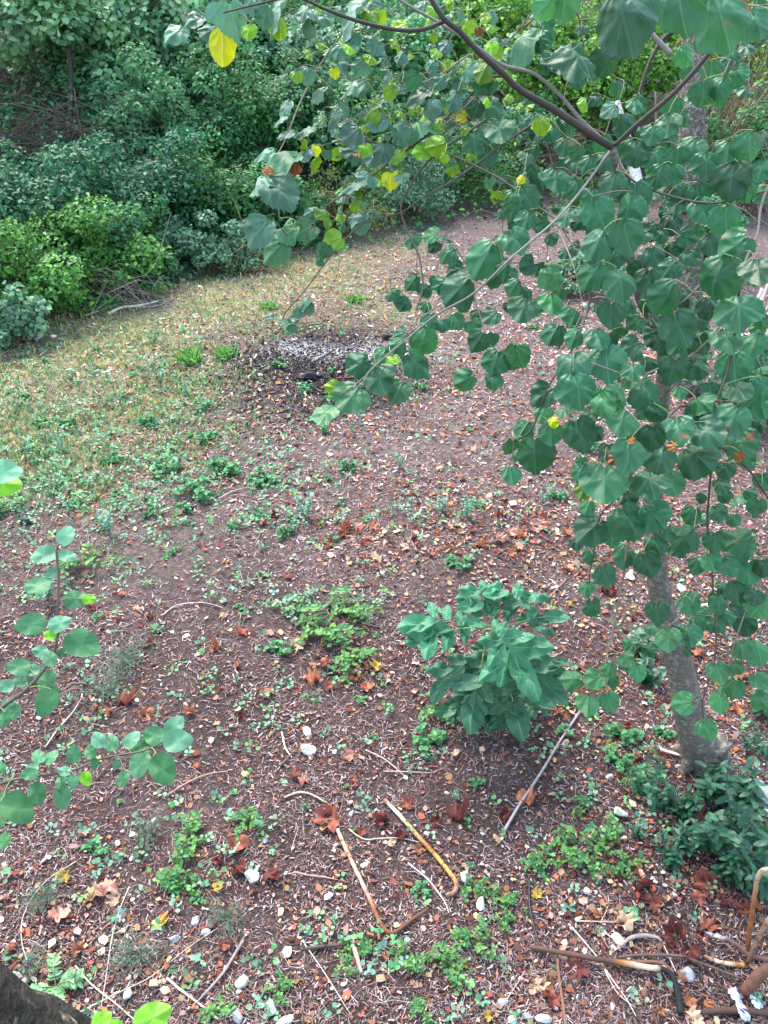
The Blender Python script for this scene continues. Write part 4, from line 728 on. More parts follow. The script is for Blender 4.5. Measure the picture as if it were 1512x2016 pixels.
# ============================================================ COUNTABLE SMALL THINGS
def where(x, y):
    if y > 1840: return ('in the bottom left, beside the dark corner trunk' if x < 420 else 'along the bottom edge, below the bent rusty pipes' if x < 1000 else 'in the bottom right corner among the charred and rusty pipes')
    if y > 1540: return ('in the weedy patch left of the bent rusty pipes' if x < 590 else 'around the two bent rusty pipes' if x < 960 else 'below the grey pole and the laurel seedlings')
    if y > 1180: return ('on bare soil behind the leafy left shoots' if x < 560 else 'left of the compound-leaved sapling' if x < 800 else 'between the compound-leaved sapling and the leaning trunk' if x < 1280 else 'right of the leaning trunk')
    if y > 860: return ('in the middle of the clearing at the left' if x < 500 else 'in the middle of the clearing, beyond the compound-leaved sapling' if x < 1120 else 'behind the leaning trunk')
    return ('on the mossy far left slope' if x < 500 else 'beside the bonfire patch' if x < 860 else 'on the far leafy ground under the linden twigs')
ANC = [(500,1722,'the bright white stone at the left'),(608,1472,'the white knobbly stone'),(655,1608,'the largest crumpled leaf'),(700,1720,'the long rusty pipe'),(750,1825,'the bend of the long rusty pipe'),(820,1670,'the orange pipe'),(885,1750,'the hook of the orange pipe'),(900,1603,'the dark red curled leaf'),(1064,1526,'the grey pole'),(1218,1594,'the tall white stone'),(1265,1752,'the round dark red leaf'),(1220,1915,'the charred pipe'),(1045,1800,'the thin black hose'),(1330,1960,'the black bent pipe end'),(1480,1800,'the upright rusty bar'),(1420,1650,'the laurel mass'),(1498,1555,'the blue-grey boulder'),(1370,1470,'the foot of the leaning trunk'),(1320,1280,'the middle of the leaning trunk'),(1342,1157,'the bright stone behind the trunk'),(950,1300,'the compound-leaved sapling'),(908,1112,'the round weed behind the sapling'),(640,1235,'the bramble beside the sapling'),(745,1312,'the yellow leaf on the litter'),(600,1010,'the tall bluish-green weed'),(787,915,'the upright bluish weed'),(640,700,'the bonfire patch'),(375,705,'the larger grass tuft'),(315,750,'the tall blue-green weed'),(440,925,'the spreading leafy weed'),(220,900,'the last moss of the slope'),(110,1200,'the stem of the upright shoot'),(250,1300,'the wispy grey-green herbs'),(482,1245,'the folded orange-brown leaf'),(320,1460,'the tip of the long shoot'),(100,1530,'the base of the long shoot'),(340,1700,'the dense bramble clump'),(470,1885,'the silvery forked twig'),(385,1808,'the bluish-grey angular stone'),(45,1960,'the dark corner trunk'),(110,1930,'the spiky thistle'),(230,1750,'the pinkish crumpled leaf'),(1020,1055,'the heap of red leaves'),(700,1062,'the small heap of red leaves'),(960,900,'the lowest pair of linden leaves'),(1135,580,'the rounded shrub under the linden'),(560,2005,'the pale stone at the bottom edge'),(1068,2000,'the square white stone at the bottom'),(830,1985,'the sprig at the bottom edge'),(530,603,'the small far grass tuft'),(270,606,'the pale fallen log'),(60,840,'the left edge of the moss')]
USED = set()
def near_(x, y, pre):
  for k in sorted(range(len(ANC)), key=lambda q: (ANC[q][0]-x)**2+(ANC[q][1]-y)**2):
    ax, ay, nm_ = ANC[k]; d = math.hypot(ax-x, ay-y); q = int(round(atan2(y-ay, x-ax)/(pi/4))) % 8
    t_ = pre+('close ' if d < 45 else '')+['right of', 'below right of', 'in front of', 'below left of', 'left of', 'beyond and left of', 'behind', 'beyond and right of'][q]+' '+nm_
    if t_ not in USED: USED.add(t_); return t_
# stones: px, py, size px, shade, label
STN = [(500,1722,42,.85,'brightest white stone, between two curled brown leaves'),(608,1472,42,.8,'white knobbly stone left of the middle, by a pale dry twig'),(604,1438,26,.75,'flat pale stone just behind the white knobbly one'),
 (552,1795,24,.7,None),(566,1868,32,.75,'squarish white stone below the long rusty pipe'),(477,1925,34,.62,None),(385,1808,26,.45,'bluish-grey angular stone left of the pipes'),(408,1832,28,.72,None),(345,1845,28,.4,None),(260,1688,15,.8,None),(305,1612,18,.7,None),(262,1640,18,.65,None),(98,1685,18,.6,None),(252,1952,30,.55,None),(45,1935,30,.5,None),(535,1980,34,.6,None),(560,2005,38,.72,'pale rounded stone cut by the bottom edge left of centre'),(470,2000,44,.35,None),(645,1762,20,.75,None),(470,1952,16,.7,None),(522,1655,15,.5,None),
 (916,1720,40,.62,'hollowed grey stone beside the bend of the orange pipe'),(946,1776,34,.66,'oblong white stone right of the pipe bend'),(647,1762,22,.8,None),(564,1717,14,.7,None),(721,1700,14,.7,None),(692,1602,14,.7,None),(840,1640,14,.7,None),
 (1218,1594,40,.88,'tall white stone among the weeds left of the laurel'),(1334,1507,17,.6,None),(1199,1526,18,.72,None),(1150,1526,14,.7,None),(1498,1555,62,.36,'large blue-grey boulder at the right edge'),(1508,1597,24,.8,'white stone directly under the blue-grey boulder'),(1157,1752,20,.6,None),(1174,1755,12,.7,None),(1110,1782,17,.7,None),(1326,1760,14,.75,None),(1307,1741,16,.65,None),(1285,1730,15,.8,None),
 (1350,1913,36,.42,'blocky grey-brown stone beside the black bent pipe'),(1010,2003,28,.55,None),(1036,1996,30,.35,None),(1068,2000,38,.68,'squarish white stone at the bottom edge right of centre'),(1217,1846,32,.8,'long white stone above the charred pipe'),(1151,1872,20,.78,None),(1207,1863,18,.5,None),(1137,1806,17,.65,None),(1124,1825,14,.8,None),(1130,1927,18,.5,None),(1205,1977,22,.55,None),(990,1970,22,.62,None),
 (1342,1157,30,.9,'bright white stone behind the leaning trunk'),(1240,1132,26,.8,'pale stone just left of the leaning trunk'),(1390,1192,26,.75,'pinkish-white flat stone right of the leaning trunk'),(1402,1115,12,.8,None),(1311,1130,12,.85,None),(366,1387,18,.8,None),(352,1449,26,.8,'white stone touching the tip of the long leafy shoot'),(78,1413,16,.85,None),(368,1250,18,.7,None),(660,1480,14,.7,None),(800,1530,14,.7,None),(480,1615,14,.6,None),(950,1640,13,.6,None),(880,1560,12,.65,None),
 (105,662,16,.85,'small white rubble piece at the hedge foot, right one'),(75,664,20,.8,'small white rubble piece at the hedge foot, left one'),(512,738,12,.8,None),(870,870,10,.7,None),(742,1180,10,.7,None),(400,1160,10,.7,None),(690,760,10,.7,None),(1030,640,14,.8,None),(1120,610,26,.7,None),(1150,600,16,.8,None)]
for k, (x, y, s, sh, lab) in enumerate(STN):
    g_ = gp(x, y+s*.22); z = zof(g_); S_ = s*z/F*.95; m_ = MB(); a = rng.uniform(0, 2*pi); B = frames(_v([[rng.normal(0, .15), rng.normal(0, .15), 1]]), _v([[cos(a), sin(a), 0]]))[0]
    B = B*_v([S_*rng.uniform(.95, 1.1), S_*rng.uniform(.7, .95), S_*rng.uniform(.7, .95)]); colr = _v([sh, sh*.96, sh*.9]) if sh > .5 else _v([sh*.85, sh*.88, sh])
    m_.inst(ST[k % 7], B[None], (g_+[0, 0, S_*.18])[None], (colr*.8)[None])
    o = m_.build('stone', M_STONE, loc=g_, smooth=False); tag(o, lab or near_(x, y, ('tiny ' if s < 15 else 'small ' if s < 22 else 'medium ')+('bright' if sh > .72 else 'pale' if sh > .5 else 'dull grey')+' stone '), 'stone', 'small pale stones '+where(x, y) if not lab else 'stones lying on the litter')
# big dry leaves
DL = [(655,1608,56,'R','largest crumpled red-brown leaf, lying at the upper end of the long rusty pipe'),(900,1603,46,'K','dark red curled leaf right of the orange pipe'),(803,1586,32,'R','flat reddish leaf near the upper end of the orange pipe'),(755,1615,32,'K',None),(465,1660,44,'R','wide curled brown leaf above the bright white stone'),(470,1712,34,'K','dark curled leaf touching the left side of the bright white stone'),(532,1722,36,'K','dark curled leaf touching the right side of the bright white stone'),(428,1692,26,'R',None),(243,1683,20,'O',None),(276,1681,18,'R',None),(482,1245,28,'R','folded orange-brown leaf alone on dark soil behind the leafy shoots'),(425,1274,24,'R',None),(287,1403,32,'O','flat orange-brown leaf right of the upright shoot'),(245,1378,38,'R','crumpled red-brown leaf behind the upright shoot'),(216,1402,26,'R',None),(615,1340,36,'O',None),(580,1266,32,'T',None),(725,1352,26,'O',None),(745,1312,24,'Y','yellow leaf on the litter left of the compound-leaved sapling'),(700,1330,30,'R',None),(660,1318,30,'K',None),(640,1310,26,'R',None),(530,1362,26,'O',None),(375,1402,24,'O',None),
 (1035,1577,44,'O','red-brown leaf lying across the grey pole'),(995,1605,34,'K',None),(860,1620,30,'K',None),(1265,1752,46,'K','round dark red leaf below the weeds and left of the laurel'),(1288,1782,30,'R',None),(1392,1742,52,'R','big pinkish-brown leaf at the lower edge of the laurel'),(1375,1765,32,'R',None),(1330,1840,52,'K','very dark brown leaf above the rusty pipes'),(1388,1826,34,'R',None),(1362,1874,40,'K',None),(1305,1660,26,'R',None),(1226,1815,42,'T','pale oak-like leaf standing upright beside the white stone'),(1140,1907,46,'K','dark red leaf under the charred pipe'),(1082,1960,50,'R','crumpled red-brown leaf near the bottom edge'),(1060,1940,30,'T',None),(1176,1803,20,'O',None),(1056,1763,22,'Y','yellow-orange leaf beside the thin black hose'),(1160,1650,20,'T',None),(1420,1770,30,'K',None),(1470,1790,34,'R',None),(1355,1970,28,'O',None),(1362,2000,34,'T',None),(1390,1975,20,'O',None),(1300,1990,20,'O',None),(960,2000,22,'Y',None),(120,1800,40,'P','long pinkish dead leaf in the bottom left weeds'),(215,1745,46,'P','pinkish crumpled leaf beside the wispy grey-green grass'),(185,1762,34,'T',None),(230,1770,30,'T',None),(130,1725,26,'Y',None),(312,1820,30,'Y','yellowish folded leaf left of the bluish stone'),(445,1858,26,'R',None),(105,1890,24,'P',None),(20,1870,24,'R',None),(425,1750,22,'Y','pale yellow leaf left of the bright white stone'),(155,1870,26,'O',None),(98,1912,20,'P',None),
 (715,1640,22,'R',None),(640,1300,20,'O',None),(785,1645,26,'K',None),(825,1675,22,'O',None),(690,1490,26,'P',None),(700,1540,20,'R',None),(596,1540,24,'P',None),(580,1525,24,'R',None),(390,1510,16,'O',None),(770,1660,20,'T',None),(1098,1402,20,'O',None),(895,1485,18,'T',None),(1250,1490,26,'O',None),(1195,1465,14,'Y',None),(1305,1505,26,'O',None),(1290,1490,22,'R',None),(1415,1350,16,'Y','yellow-orange leaf right of the leaning trunk'),(1120,1190,16,'Y',None)]
for _ in range(26): DL.append((rng.normal(1020, 70), rng.normal(1055, 26), rng.uniform(14, 26), 'ROP'[rng.integers(3)], None))
for _ in range(12): DL.append((rng.normal(700, 60), rng.normal(1062, 16), rng.uniform(12, 24), 'RRO'[rng.integers(3)], None))
for _ in range(34): DL.append((rng.uniform(1120, 1500), rng.uniform(1080, 1470), rng.uniform(14, 26), 'ROTKO'[rng.integers(5)], None))
for _ in range(24): DL.append((rng.uniform(150, 900), rng.uniform(1000, 1480), rng.uniform(12, 22), 'ROTK'[rng.integers(4)], None))
DC = {'R': (.24, .095, .065), 'K': (.12, .042, .033), 'O': (.36, .17, .10), 'T': (.52, .38, .26), 'Y': (.50, .36, .10), 'P': (.52, .30, .23)}
for k, (x, y, s, c_, lab) in enumerate(DL):
    g_ = gp(x, y+s*.1); z = zof(g_); S_ = s*z/F*1.15; a = rng.uniform(0, 2*pi); nn = _v([[rng.normal(0, .3), rng.normal(-.15, .3), 1]])
    B = frames(nn, _v([[cos(a), sin(a), 0]]))[0]*S_; m_ = MB(); T = PLANE[k % 4]
    m_.inst(T, B[None], (g_+[0, 0, .012]-B[:, 1]*.45)[None], (_v(DC[c_])*(1+rng.normal(0, .12)))[None]); m_.tube([g_+[0, 0, .014]-B[:, 1]*.15, g_+[0, 0, .012]-B[:, 1]*.6, g_+[0, 0, .006]-B[:, 1]*.85+B[:, 0]*.1], .0012, _v(DC[c_])*.8, 4, False)
    o = m_.build('dead_leaf', M_DRY, loc=g_); w = where(x, y); tag(o, lab or near_(x, y, ('tiny ' if s < 17 else 'small ' if s < 23 else 'large ')+{'R': 'red-brown', 'K': 'dark brown', 'O': 'orange-brown', 'T': 'tan', 'Y': 'yellow', 'P': 'pinkish'}[c_]+' dead leaf '), 'dead leaf', 'dry dead leaves '+w if not lab else 'dead leaves lying on the ground')
# weeds
def weed_mesh(kind, seed):
    rr = np.random.default_rng(seed); m_ = MB()
    if kind == 'rosette':
        n = 16; a = rr.uniform(0, 2*pi, n); el = rr.uniform(.15, 1.1, n); T, s0, cols = SMR, .45, [(.13, .30, .14), (.16, .35, .13)]
        t = np.stack([np.cos(a)*np.cos(el), np.sin(a)*np.cos(el), np.sin(el)], -1); P = t*rr.uniform(.02, .35, (n, 1)); nn = np.stack([-np.cos(a)*np.sin(el), -np.sin(a)*np.sin(el), np.cos(el)], -1)+rr.normal(0, .2, (n, 3))
        m_.inst(T, frames(nn, t)*(s0*rr.uniform(.6, 1.1, n))[:, None, None], P, pal(n, cols, .12))
    elif kind in ('leafy', 'bramble', 'bluish'):
        T = {'leafy': SMR, 'bramble': SM, 'bluish': SMR}[kind]; cols = {'leafy': [(.07, .20, .085), (.10, .25, .10)], 'bramble': [(.055, .16, .065), (.075, .20, .07), (.14, .25, .07)], 'bluish': [(.11, .24, .16), (.15, .29, .20)]}[kind]
        for _ in range(7 if kind != 'bluish' else 6):
            a = rr.uniform(0, 2*pi); L_ = rr.uniform(.5, 1.1); up = rr.uniform(.35, .9) if kind != 'bluish' else rr.uniform(.9, 1.5)
            Q = crv([(0, 0, 0), (cos(a)*L_*.35, sin(a)*L_*.35, up*.7), (cos(a)*L_*.7, sin(a)*L_*.7, up*.75), (cos(a+.3)*L_, sin(a+.3)*L_, up*.45)] if kind != 'bluish' else [(0, 0, 0), (cos(a)*.15, sin(a)*.15, up*.5), (cos(a)*.3, sin(a)*.3, up)], 4)
            m_.tube(Q, .012, (.16, .17, .08), 3, False)
            for q in Q[2::1]:
                for h in range(2):
                    b_ = a+(h*2-1)*1.1+rr.normal(0, .3); t = _v([[cos(b_), sin(b_), rr.uniform(-.2, .4)]]); nn = _v([[0, 0, 1]])+rr.normal(0, .35, (1, 3)); m_.inst(T, frames(nn, t)*rr.uniform(.14, .29)*(1 if kind != 'bluish' else .7), (q+rr.normal(0, .02, 3))[None], pal(1, cols, .14))
    elif kind == 'wispy':
        for _ in range(40):
            a = rr.uniform(0, 2*pi); L_ = rr.uniform(.3, 1.1); h = rr.uniform(.15, .6); Q = crv([(rr.normal(0, .2), rr.normal(0, .15), 0), (cos(a)*L_*.5, sin(a)*L_*.4, h), (cos(a)*L_, sin(a)*L_*.8, h*.8)], 4); m_.tube(Q, .006, (.15, .19, .13), 3, False)
            n = 14; k = rr.integers(1, len(Q), n); t = rr.normal(size=(n, 3))+[cos(a), sin(a), .3]; m_.inst(NARROW, frames(rr.normal(size=(n, 3)), t)*_v([.16, 1, 1])*.13, Q[k]+rr.normal(0, .015, (n, 3)), pal(n, [(.17, .26, .19), (.23, .32, .24)], .15))
    elif kind == 'grass':
        n = 120; a = rr.uniform(0, 2*pi, n); el = rr.uniform(.5, 1.4, n); t = np.stack([np.cos(a)*np.cos(el), np.sin(a)*np.cos(el), np.sin(el)], -1); nn = np.stack([-np.cos(a)*np.sin(el), -np.sin(a)*np.sin(el), np.cos(el)], -1)
        P = np.stack([rr.normal(0, .28, n), rr.normal(0, .28, n), np.zeros(n)], -1); m_.inst(NARROW, frames(nn, t)*np.stack([np.full(n, .14), rr.uniform(.4, 1.0, n), np.full(n, 1.2)], -1)[:, None, :], P, pal(n, [(.20, .42, .13), (.26, .48, .18)], .12))
    elif kind == 'laurel':
        for _ in range(5):
            a = rr.uniform(0, 2*pi); h = rr.uniform(.8, 1.5); dx = rr.normal(0, .16, 2); Q = crv([(dx[0], dx[1], 0), (dx[0]*1.5+cos(a)*.1, dx[1]*1.5+sin(a)*.1, h*.5), (dx[0]*2+cos(a)*.25, dx[1]*2+sin(a)*.25, h)], 5)
            m_.tube(Q, .012, (.10, .14, .06), 5, False)
            for qi, q in enumerate(Q[2:]):
                for s_ in (0, 1):
                    b_ = a+qi*1.57+s_*pi+rr.normal(0, .25); t = _v([[cos(b_), sin(b_), rr.uniform(-.15, .5)]]); m_.inst(LANCE[rr.integers(2)], frames(_v([[0, -.2, 1]])+rr.normal(0, .25, (1, 3)), t)*rr.uniform(.26, .42), q[None], pal(1, [(.020, .078, .036), (.030, .105, .045), (.016, .06, .032)], .15))
    elif kind == 'thistle':
        for _ in range(7):
            a = rr.uniform(0, 2*pi); L_ = rr.uniform(.6, 1.1); Q = crv([(0, 0, 0), (cos(a)*L_*.5, sin(a)*L_*.5, .35), (cos(a)*L_, sin(a)*L_, .3)], 5); m_.tube(Q, .022, (.30, .38, .20), 4, False)
            for q in Q[2:]:
                for s_ in (-1, 1):
                    b_ = a+s_*rr.uniform(.6, 1.2); m_.inst(SM, frames(rr.normal(0, .3, (1, 3))+[0, 0, 1], _v([[cos(b_), sin(b_), .1]]))*_v([.25, .32, .3]), q[None], pal(1, [(.16, .30, .14), (.22, .36, .20)], .1))
    return m_
protos = {}
NM = {'rosette': 'rosette_weed', 'leafy': 'leafy_weed', 'bramble': 'bramble_plant', 'bluish': 'slender_weed', 'wispy': 'wispy_herb', 'grass': 'grass_tuft', 'laurel': 'laurel_seedling', 'thistle': 'thistle'}
def weed(kind, x, y, wpx, label, group, cat, up=0):
    g_ = gp(x, y+wpx*.12); z = zof(g_); sc = wpx*z/F/(1.7 if kind == 'laurel' or y < 1500 else 2.0); v = int(rng.integers(4)); key = (kind, v)
    if key not in protos:
        o = weed_mesh(kind, hash(kind) % 97+v if False else sum(map(ord, kind))+v).build(NM[kind], M_GLOSS if kind == 'laurel' else M_WEED); protos[key] = o; first = True
    else:
        o = protos[key].copy(); COL.objects.link(o)
    o.location = [float(q) for q in g_]; o.rotation_euler = (0, 0, float(rng.uniform(0, 6.28))); o.scale = (sc, sc, sc*float(rng.uniform(.85, 1.15))); tag(o, label, cat, group); return o
WD = [('grass',375,705,56,'bright green grass tuft on the mossy slope, the larger left one'),('grass',445,698,46,'bright green grass tuft nearest to the bonfire patch'),('grass',530,603,34,'small grass tuft close to the far hedge'),('grass',700,590,34,'fresh grass tuft right of the small hanging sprig'),
 ('bluish',305,670,36,'blue-green weed standing behind the larger grass tuft'),('bluish',315,750,60,'tall blue-green weed left of the bonfire patch'),('bluish',372,775,40,'slim bluish weed just right of the tall blue-green weed'),('leafy',400,800,44,'leafy weed in line below the two grass tufts'),('leafy',125,835,46,'leafy weed on the mossy slope near the left edge'),('leafy',290,830,44,'leafy green clump midway down the mossy slope'),('bluish',120,880,60,'pale blue-green clump low on the mossy slope'),('leafy',410,865,50,'leafy weed at the edge of the moss, above the seedling patch'),
 ('leafy',320,925,60,'rounded leafy clump left of the seedling patch'),('leafy',440,925,70,'spreading leafy weed in the middle of the clearing'),('leafy',390,965,70,'wide leafy weed just below the spreading one'),('leafy',510,945,60,'low leafy weed right of the spreading one'),('leafy',225,905,44,'fresh green weed on the last of the mossy slope'),('leafy',300,1010,30,'small weed in front of the rounded leafy clump'),
 ('bluish',787,915,44,'upright bluish weed in the middle of the bare ground'),('leafy',685,920,42,'low green weed left of the upright bluish weed'),('bluish',600,1010,80,'tall bluish-green weed with thin stalks, middle of the clearing'),('leafy',565,1050,46,'small weed at the foot of the tall bluish-green weed'),('leafy',650,1060,30,'fresh weed between the tall bluish weed and the red leaf heap'),('leafy',362,1000,36,'small weed behind the bare soil, beside a red leaf'),
 ('bluish',920,1010,64,'feathery pale weed beyond the sapling, left one'),('bluish',870,1000,50,'feathery pale weed beyond the sapling, beside the taller one'),('bluish',1070,985,46,'pale weed beside the big low linden leaves'),('leafy',908,1112,52,'round leafy weed directly behind the compound-leaved sapling'),('leafy',1100,975,40,'dark leafy weed left of the linden leaves with brown tips'),
 ('leafy',345,1085,26,'small bright weed alone on bare soil'),('bramble',165,1110,80,'yellowish-green weed patch behind the upright shoot'),('bluish',95,1170,100,'grey-green bushy herb behind the upright shoot'),('leafy',190,1215,24,'tiny bright weed right of the upright shoot stem'),('wispy',255,1290,110,'wispy grey-green herb right of the upright shoot, upper one'),('wispy',215,1350,120,'wispy grey-green herb right of the upright shoot, lower one'),('wispy',60,1330,90,'wispy herb behind the leaves of the upright shoot'),
 ('bramble',640,1235,110,'bramble plant with many small leaves left of the compound-leaved sapling'),('bramble',690,1195,90,'bramble plant behind and right of the first bramble'),('bramble',700,1300,80,'low bramble tangled with brown leaves beside the yellow leaf'),('leafy',545,1280,50,'low green weed left of the brambles'),('bramble',590,1200,50,'pale sprawling bramble runner left of the brambles'),
 ('bluish',466,1340,26,'small bluish weed on the dark soil'),('rosette',397,1282,24,'bright rosette weed on dark soil beside the folded leaf'),('rosette',335,1365,22,'small rosette weed in the dark soil right of the shoot'),('leafy',835,1455,70,'leafy weed trailing down left of the sapling foot'),('bramble',860,1400,70,'low dark bramble under the left side of the sapling'),('leafy',940,1542,38,'bright green weed left of the grey pole'),('bluish',898,1570,34,'bluish weed just below the bright green weed'),('leafy',915,1598,22,'tiny weed beside the dark red curled leaf'),('leafy',1110,1435,34,'small weed at the top of the grey pole'),
 ('leafy',830,1745,44,'round-leaved weed inside the bend of the orange pipe'),('bramble',370,1640,90,'bramble sprig left of the largest crumpled leaf'),('bramble',490,1620,80,'bramble sprig with pale leaves above the wide curled leaf'),('bramble',340,1700,110,'dense bramble clump in the weedy patch at the left'),('bramble',375,1740,60,'small bramble with yellowing leaves below the dense clump'),('leafy',185,1670,60,'compact leafy weed in the weedy patch, leftmost'),('leafy',388,1770,36,'bright seedling above the bluish-grey stone'),('rosette',342,1582,34,'bright seedling with round leaves right of the long shoot'),('rosette',460,1560,30,'seedling on the dark soil near the pale dry twigs'),
 ('wispy',85,1760,120,'wispy grey-green herb in the lower left, upper one'),('wispy',270,1870,150,'wide wispy grey-green herb left of the bluish-grey stone'),('wispy',450,1800,110,'wispy herb right of the white stones in the lower left'),('wispy',290,1640,110,'thin wispy herb behind the dense bramble clump'),('wispy',60,1900,110,'wispy herb above the dark corner trunk'),('thistle',110,1930,110,'spiky pale green thistle beside the dark corner trunk'),
 ('bramble',930,1745,60,'dark trailing bramble right of the hollowed stone'),('bramble',985,1760,60,'small bramble left of the thin black hose'),('bramble',990,1810,50,'leafy runner below the small bramble'),('bramble',930,1850,90,'long-leaved bramble above the bottom edge stones'),('bramble',880,1900,90,'bramble runner with paired leaves right of the long rusty pipe end'),('bramble',800,1880,80,'bramble under the bend of the long rusty pipe'),('bramble',700,1870,70,'bramble left of the bend of the long rusty pipe'),('bramble',680,1900,50,'small bramble just below its neighbour at the pipe bend'),('bramble',550,1945,60,'weed sprig between the bottom edge stones at the left'),('bramble',430,1990,70,'paired-leaf weed touching the bottom edge left of centre'),('bramble',840,1985,70,'weed sprig touching the bottom edge in the middle'),
 ('bramble',1120,1660,90,'bramble runner above the thin black hose'),('bramble',1070,1690,80,'pale bramble at the top of the thin black hose'),('bramble',1180,1640,90,'bramble plant below the tall white stone'),('bramble',1230,1700,60,'small bramble right below the white stone'),('bramble',1165,1700,70,'low bramble between the black hose and the laurels'),('bramble',1150,1590,60,'sparse bramble left of the tall white stone'),
 ('leafy',1230,1440,70,'bright leafy weed left of the foot of the leaning trunk, upper one'),('leafy',1220,1490,60,'bright leafy weed left of the foot of the leaning trunk, lower one'),('leafy',1270,1530,80,'round-leaved green plant right above the tall white stone'),('bramble',1245,1545,60,'soft green weed touching the tall white stone'),
 ('laurel',1290,1570,90,'glossy laurel seedling just right of the tall white stone'),('laurel',1335,1600,100,'glossy laurel seedling left of the dense laurel mass'),('laurel',1400,1560,120,'laurel seedling at the top of the laurel mass'),('laurel',1455,1580,130,'tall laurel seedling beside the blue-grey boulder'),('laurel',1400,1650,120,'laurel seedling in the middle of the laurel mass'),('laurel',1470,1660,140,'dense laurel seedling at the right of the mass'),('laurel',1420,1710,110,'laurel seedling at the lower side of the mass'),('laurel',1490,1730,120,'lowest laurel seedling at the right edge, above the rusty frame'),('laurel',1310,1690,80,'small laurel seedling standing apart to the left'),('laurel',1255,1640,40,'smallest laurel sprig among the brown leaves'),('laurel',1345,1660,80,'laurel seedling filling the gap left of the mass'),('laurel',1440,1620,120,'broad laurel seedling below the boulder'),
 ('laurel',1265,1270,90,'dark glossy plant at the left side of the trunk'),('laurel',1275,1330,90,'dark ivy-like plant tight against the trunk, lower'),('laurel',1505,1400,80,'dark glossy plant cut by the right edge'),('laurel',1495,1475,60,'dark small plant at the right edge above the boulder'),
 ('leafy',1160,880,50,'pale weed growing on the dark earth behind the low linden leaves'),('leafy',1290,860,40,'pale weed seen just left of the leaning trunk'),('leafy',1210,745,50,'pale weed clump behind the linden leaves, left of the trunk'),('leafy',1360,1020,50,'green weed behind the trunk to the right'),('leafy',1460,1060,50,'green weed at the right, under the round leaves'),('leafy',1310,1440,40,'small weed in front of the trunk base'),('leafy',740,760,50,'pale weed behind the lowest linden leaf pair'),('leafy',665,790,50,'pale weed at the front edge of the bonfire patch'),('leafy',830,760,30,'pale weed in the reddish litter right of the bonfire'),
 ('bramble',20,1000,60,'fresh weed at the left edge below the mossy slope'),('leafy',30,930,70,'leafy weed clump at the left edge behind the shoot tip'),('bluish',215,1040,70,'pale spreading weed above the upright shoot tip')]
for kind, x, y, w, lab in WD: weed(kind, x, y, w, lab, NM[kind].replace('_', ' ')+'s growing on the clearing', {'grass': 'grass tuft', 'laurel': 'seedling', 'wispy': 'herb'}.get(kind, 'weed'))
for _ in range(170):
    r = rng.random(); x, y = (rng.uniform(0, 700), rng.uniform(640, 1050)) if r < .5 else (rng.uniform(0, 1500), rng.uniform(1000, 1950)) if r < .85 else (rng.uniform(700, 1500), rng.uniform(560, 1000))
    w = where(x, y); kind = 'rosette' if rng.random() < .55 else 'leafy'
    weed(kind, x, y, rng.uniform(12, 26)*(1.2 if r < .5 else 1), near_(x, y, 'tiny rosette weed ' if kind == 'rosette' else 'tiny leafy weed '), 'tiny '+kind+' weeds '+w, 'weed')

# ============================================================ PIPES, HOSE, POLE, STICKS
def rod(name, lab, cat, pts, wpx, colr, mat, lift=.0, seg=10, cols=None, raise_=None, part=None, rough=.09, group=None):
    P = np.array([gp(a, b_) for a, b_ in pts]); z = zof(P).mean(); r = (np.asarray(wpx)*z/F/2); r0 = np.mean(r)
    P[:, 2] = hgt(P[:, 0], P[:, 1])+r0*.9+lift+.012
    if raise_ is not None:
        for i_, h in enumerate(raise_):
            if h:       # keep the same picture place but h metres above the ground
                d_ = ray(*pts[i_]); t_ = (H-(P[i_, 2]+h))/-d_[2]; P[i_] = CAM+d_*t_
    Q = crv(P, 6); rr = np.interp(np.linspace(0, 1, len(Q)), np.linspace(0, 1, np.size(r)), np.atleast_1d(r)) if np.size(r) > 1 else np.full(len(Q), float(r))
    c = _v(colr) if cols is None else np.stack([np.interp(np.linspace(0, 1, len(Q)), [k[0] for k in cols], [k[1][j_] for k in cols]) for j_ in range(3)], -1)
    m_ = MB(); m_.tube(Q, rr, c, seg, True, rough); o = m_.build(name, mat, loc=P[0]); return tag(o, lab, cat, group)
def c4(p): return [(560+a/3.78, 1540+b_/3.78) for a, b_ in p]
def c6(p): return [(1000+a/K, 1700+b_/K) for a, b_ in p]
RU = (.19, .075, .038); WHT = (.50, .38, .28); BRN = (.10, .05, .035); BLK = (.010, .010, .012); ORG = (.27, .12, .05)
rod('bent_pipe', 'long rusty pipe lying on the litter, bent into a hook at its lower end', 'pipe', c4([(395,370),(470,540),(560,730),(640,900),(700,1040),(748,1118),(800,1140),(862,1110),(950,1040),(1070,960)]), [8, 8, 8, 6], RU, M_RUST, cols=[(0, WHT), (.12, (.45, .28, .18)), (.25, (.5, .36, .28)), (.38, RU), (.6, RU), (.75, BRN), (1, BRN)])
rod('bent_pipe', 'orange and pale rusty pipe with a hooked end, right of the longer one', 'pipe', c4([(745,150),(860,270),(1000,430),(1120,560),(1240,710),(1278,780),(1262,838),(1200,862)]), [8.5, 8.5, 8.5, 8], ORG, M_RUST, cols=[(0, RU), (.08, (.65, .58, .5)), (.2, (.55, .36, .2)), (.35, ORG), (.5, (.50, .34, .12)), (.65, (.36, .19, .09)), (.8, (.28, .17, .12)), (1, (.2, .13, .10))])
rod('grey_pole', 'straight thin grey pole lying below the compound-leaved sapling', 'pole', [(1150,1388),(1140,1406),(1100,1466),(1064,1526),(1020,1592),(992,1640)], [4, 4.5, 6], (.30, .27, .26), M_WOOD, rough=.1)
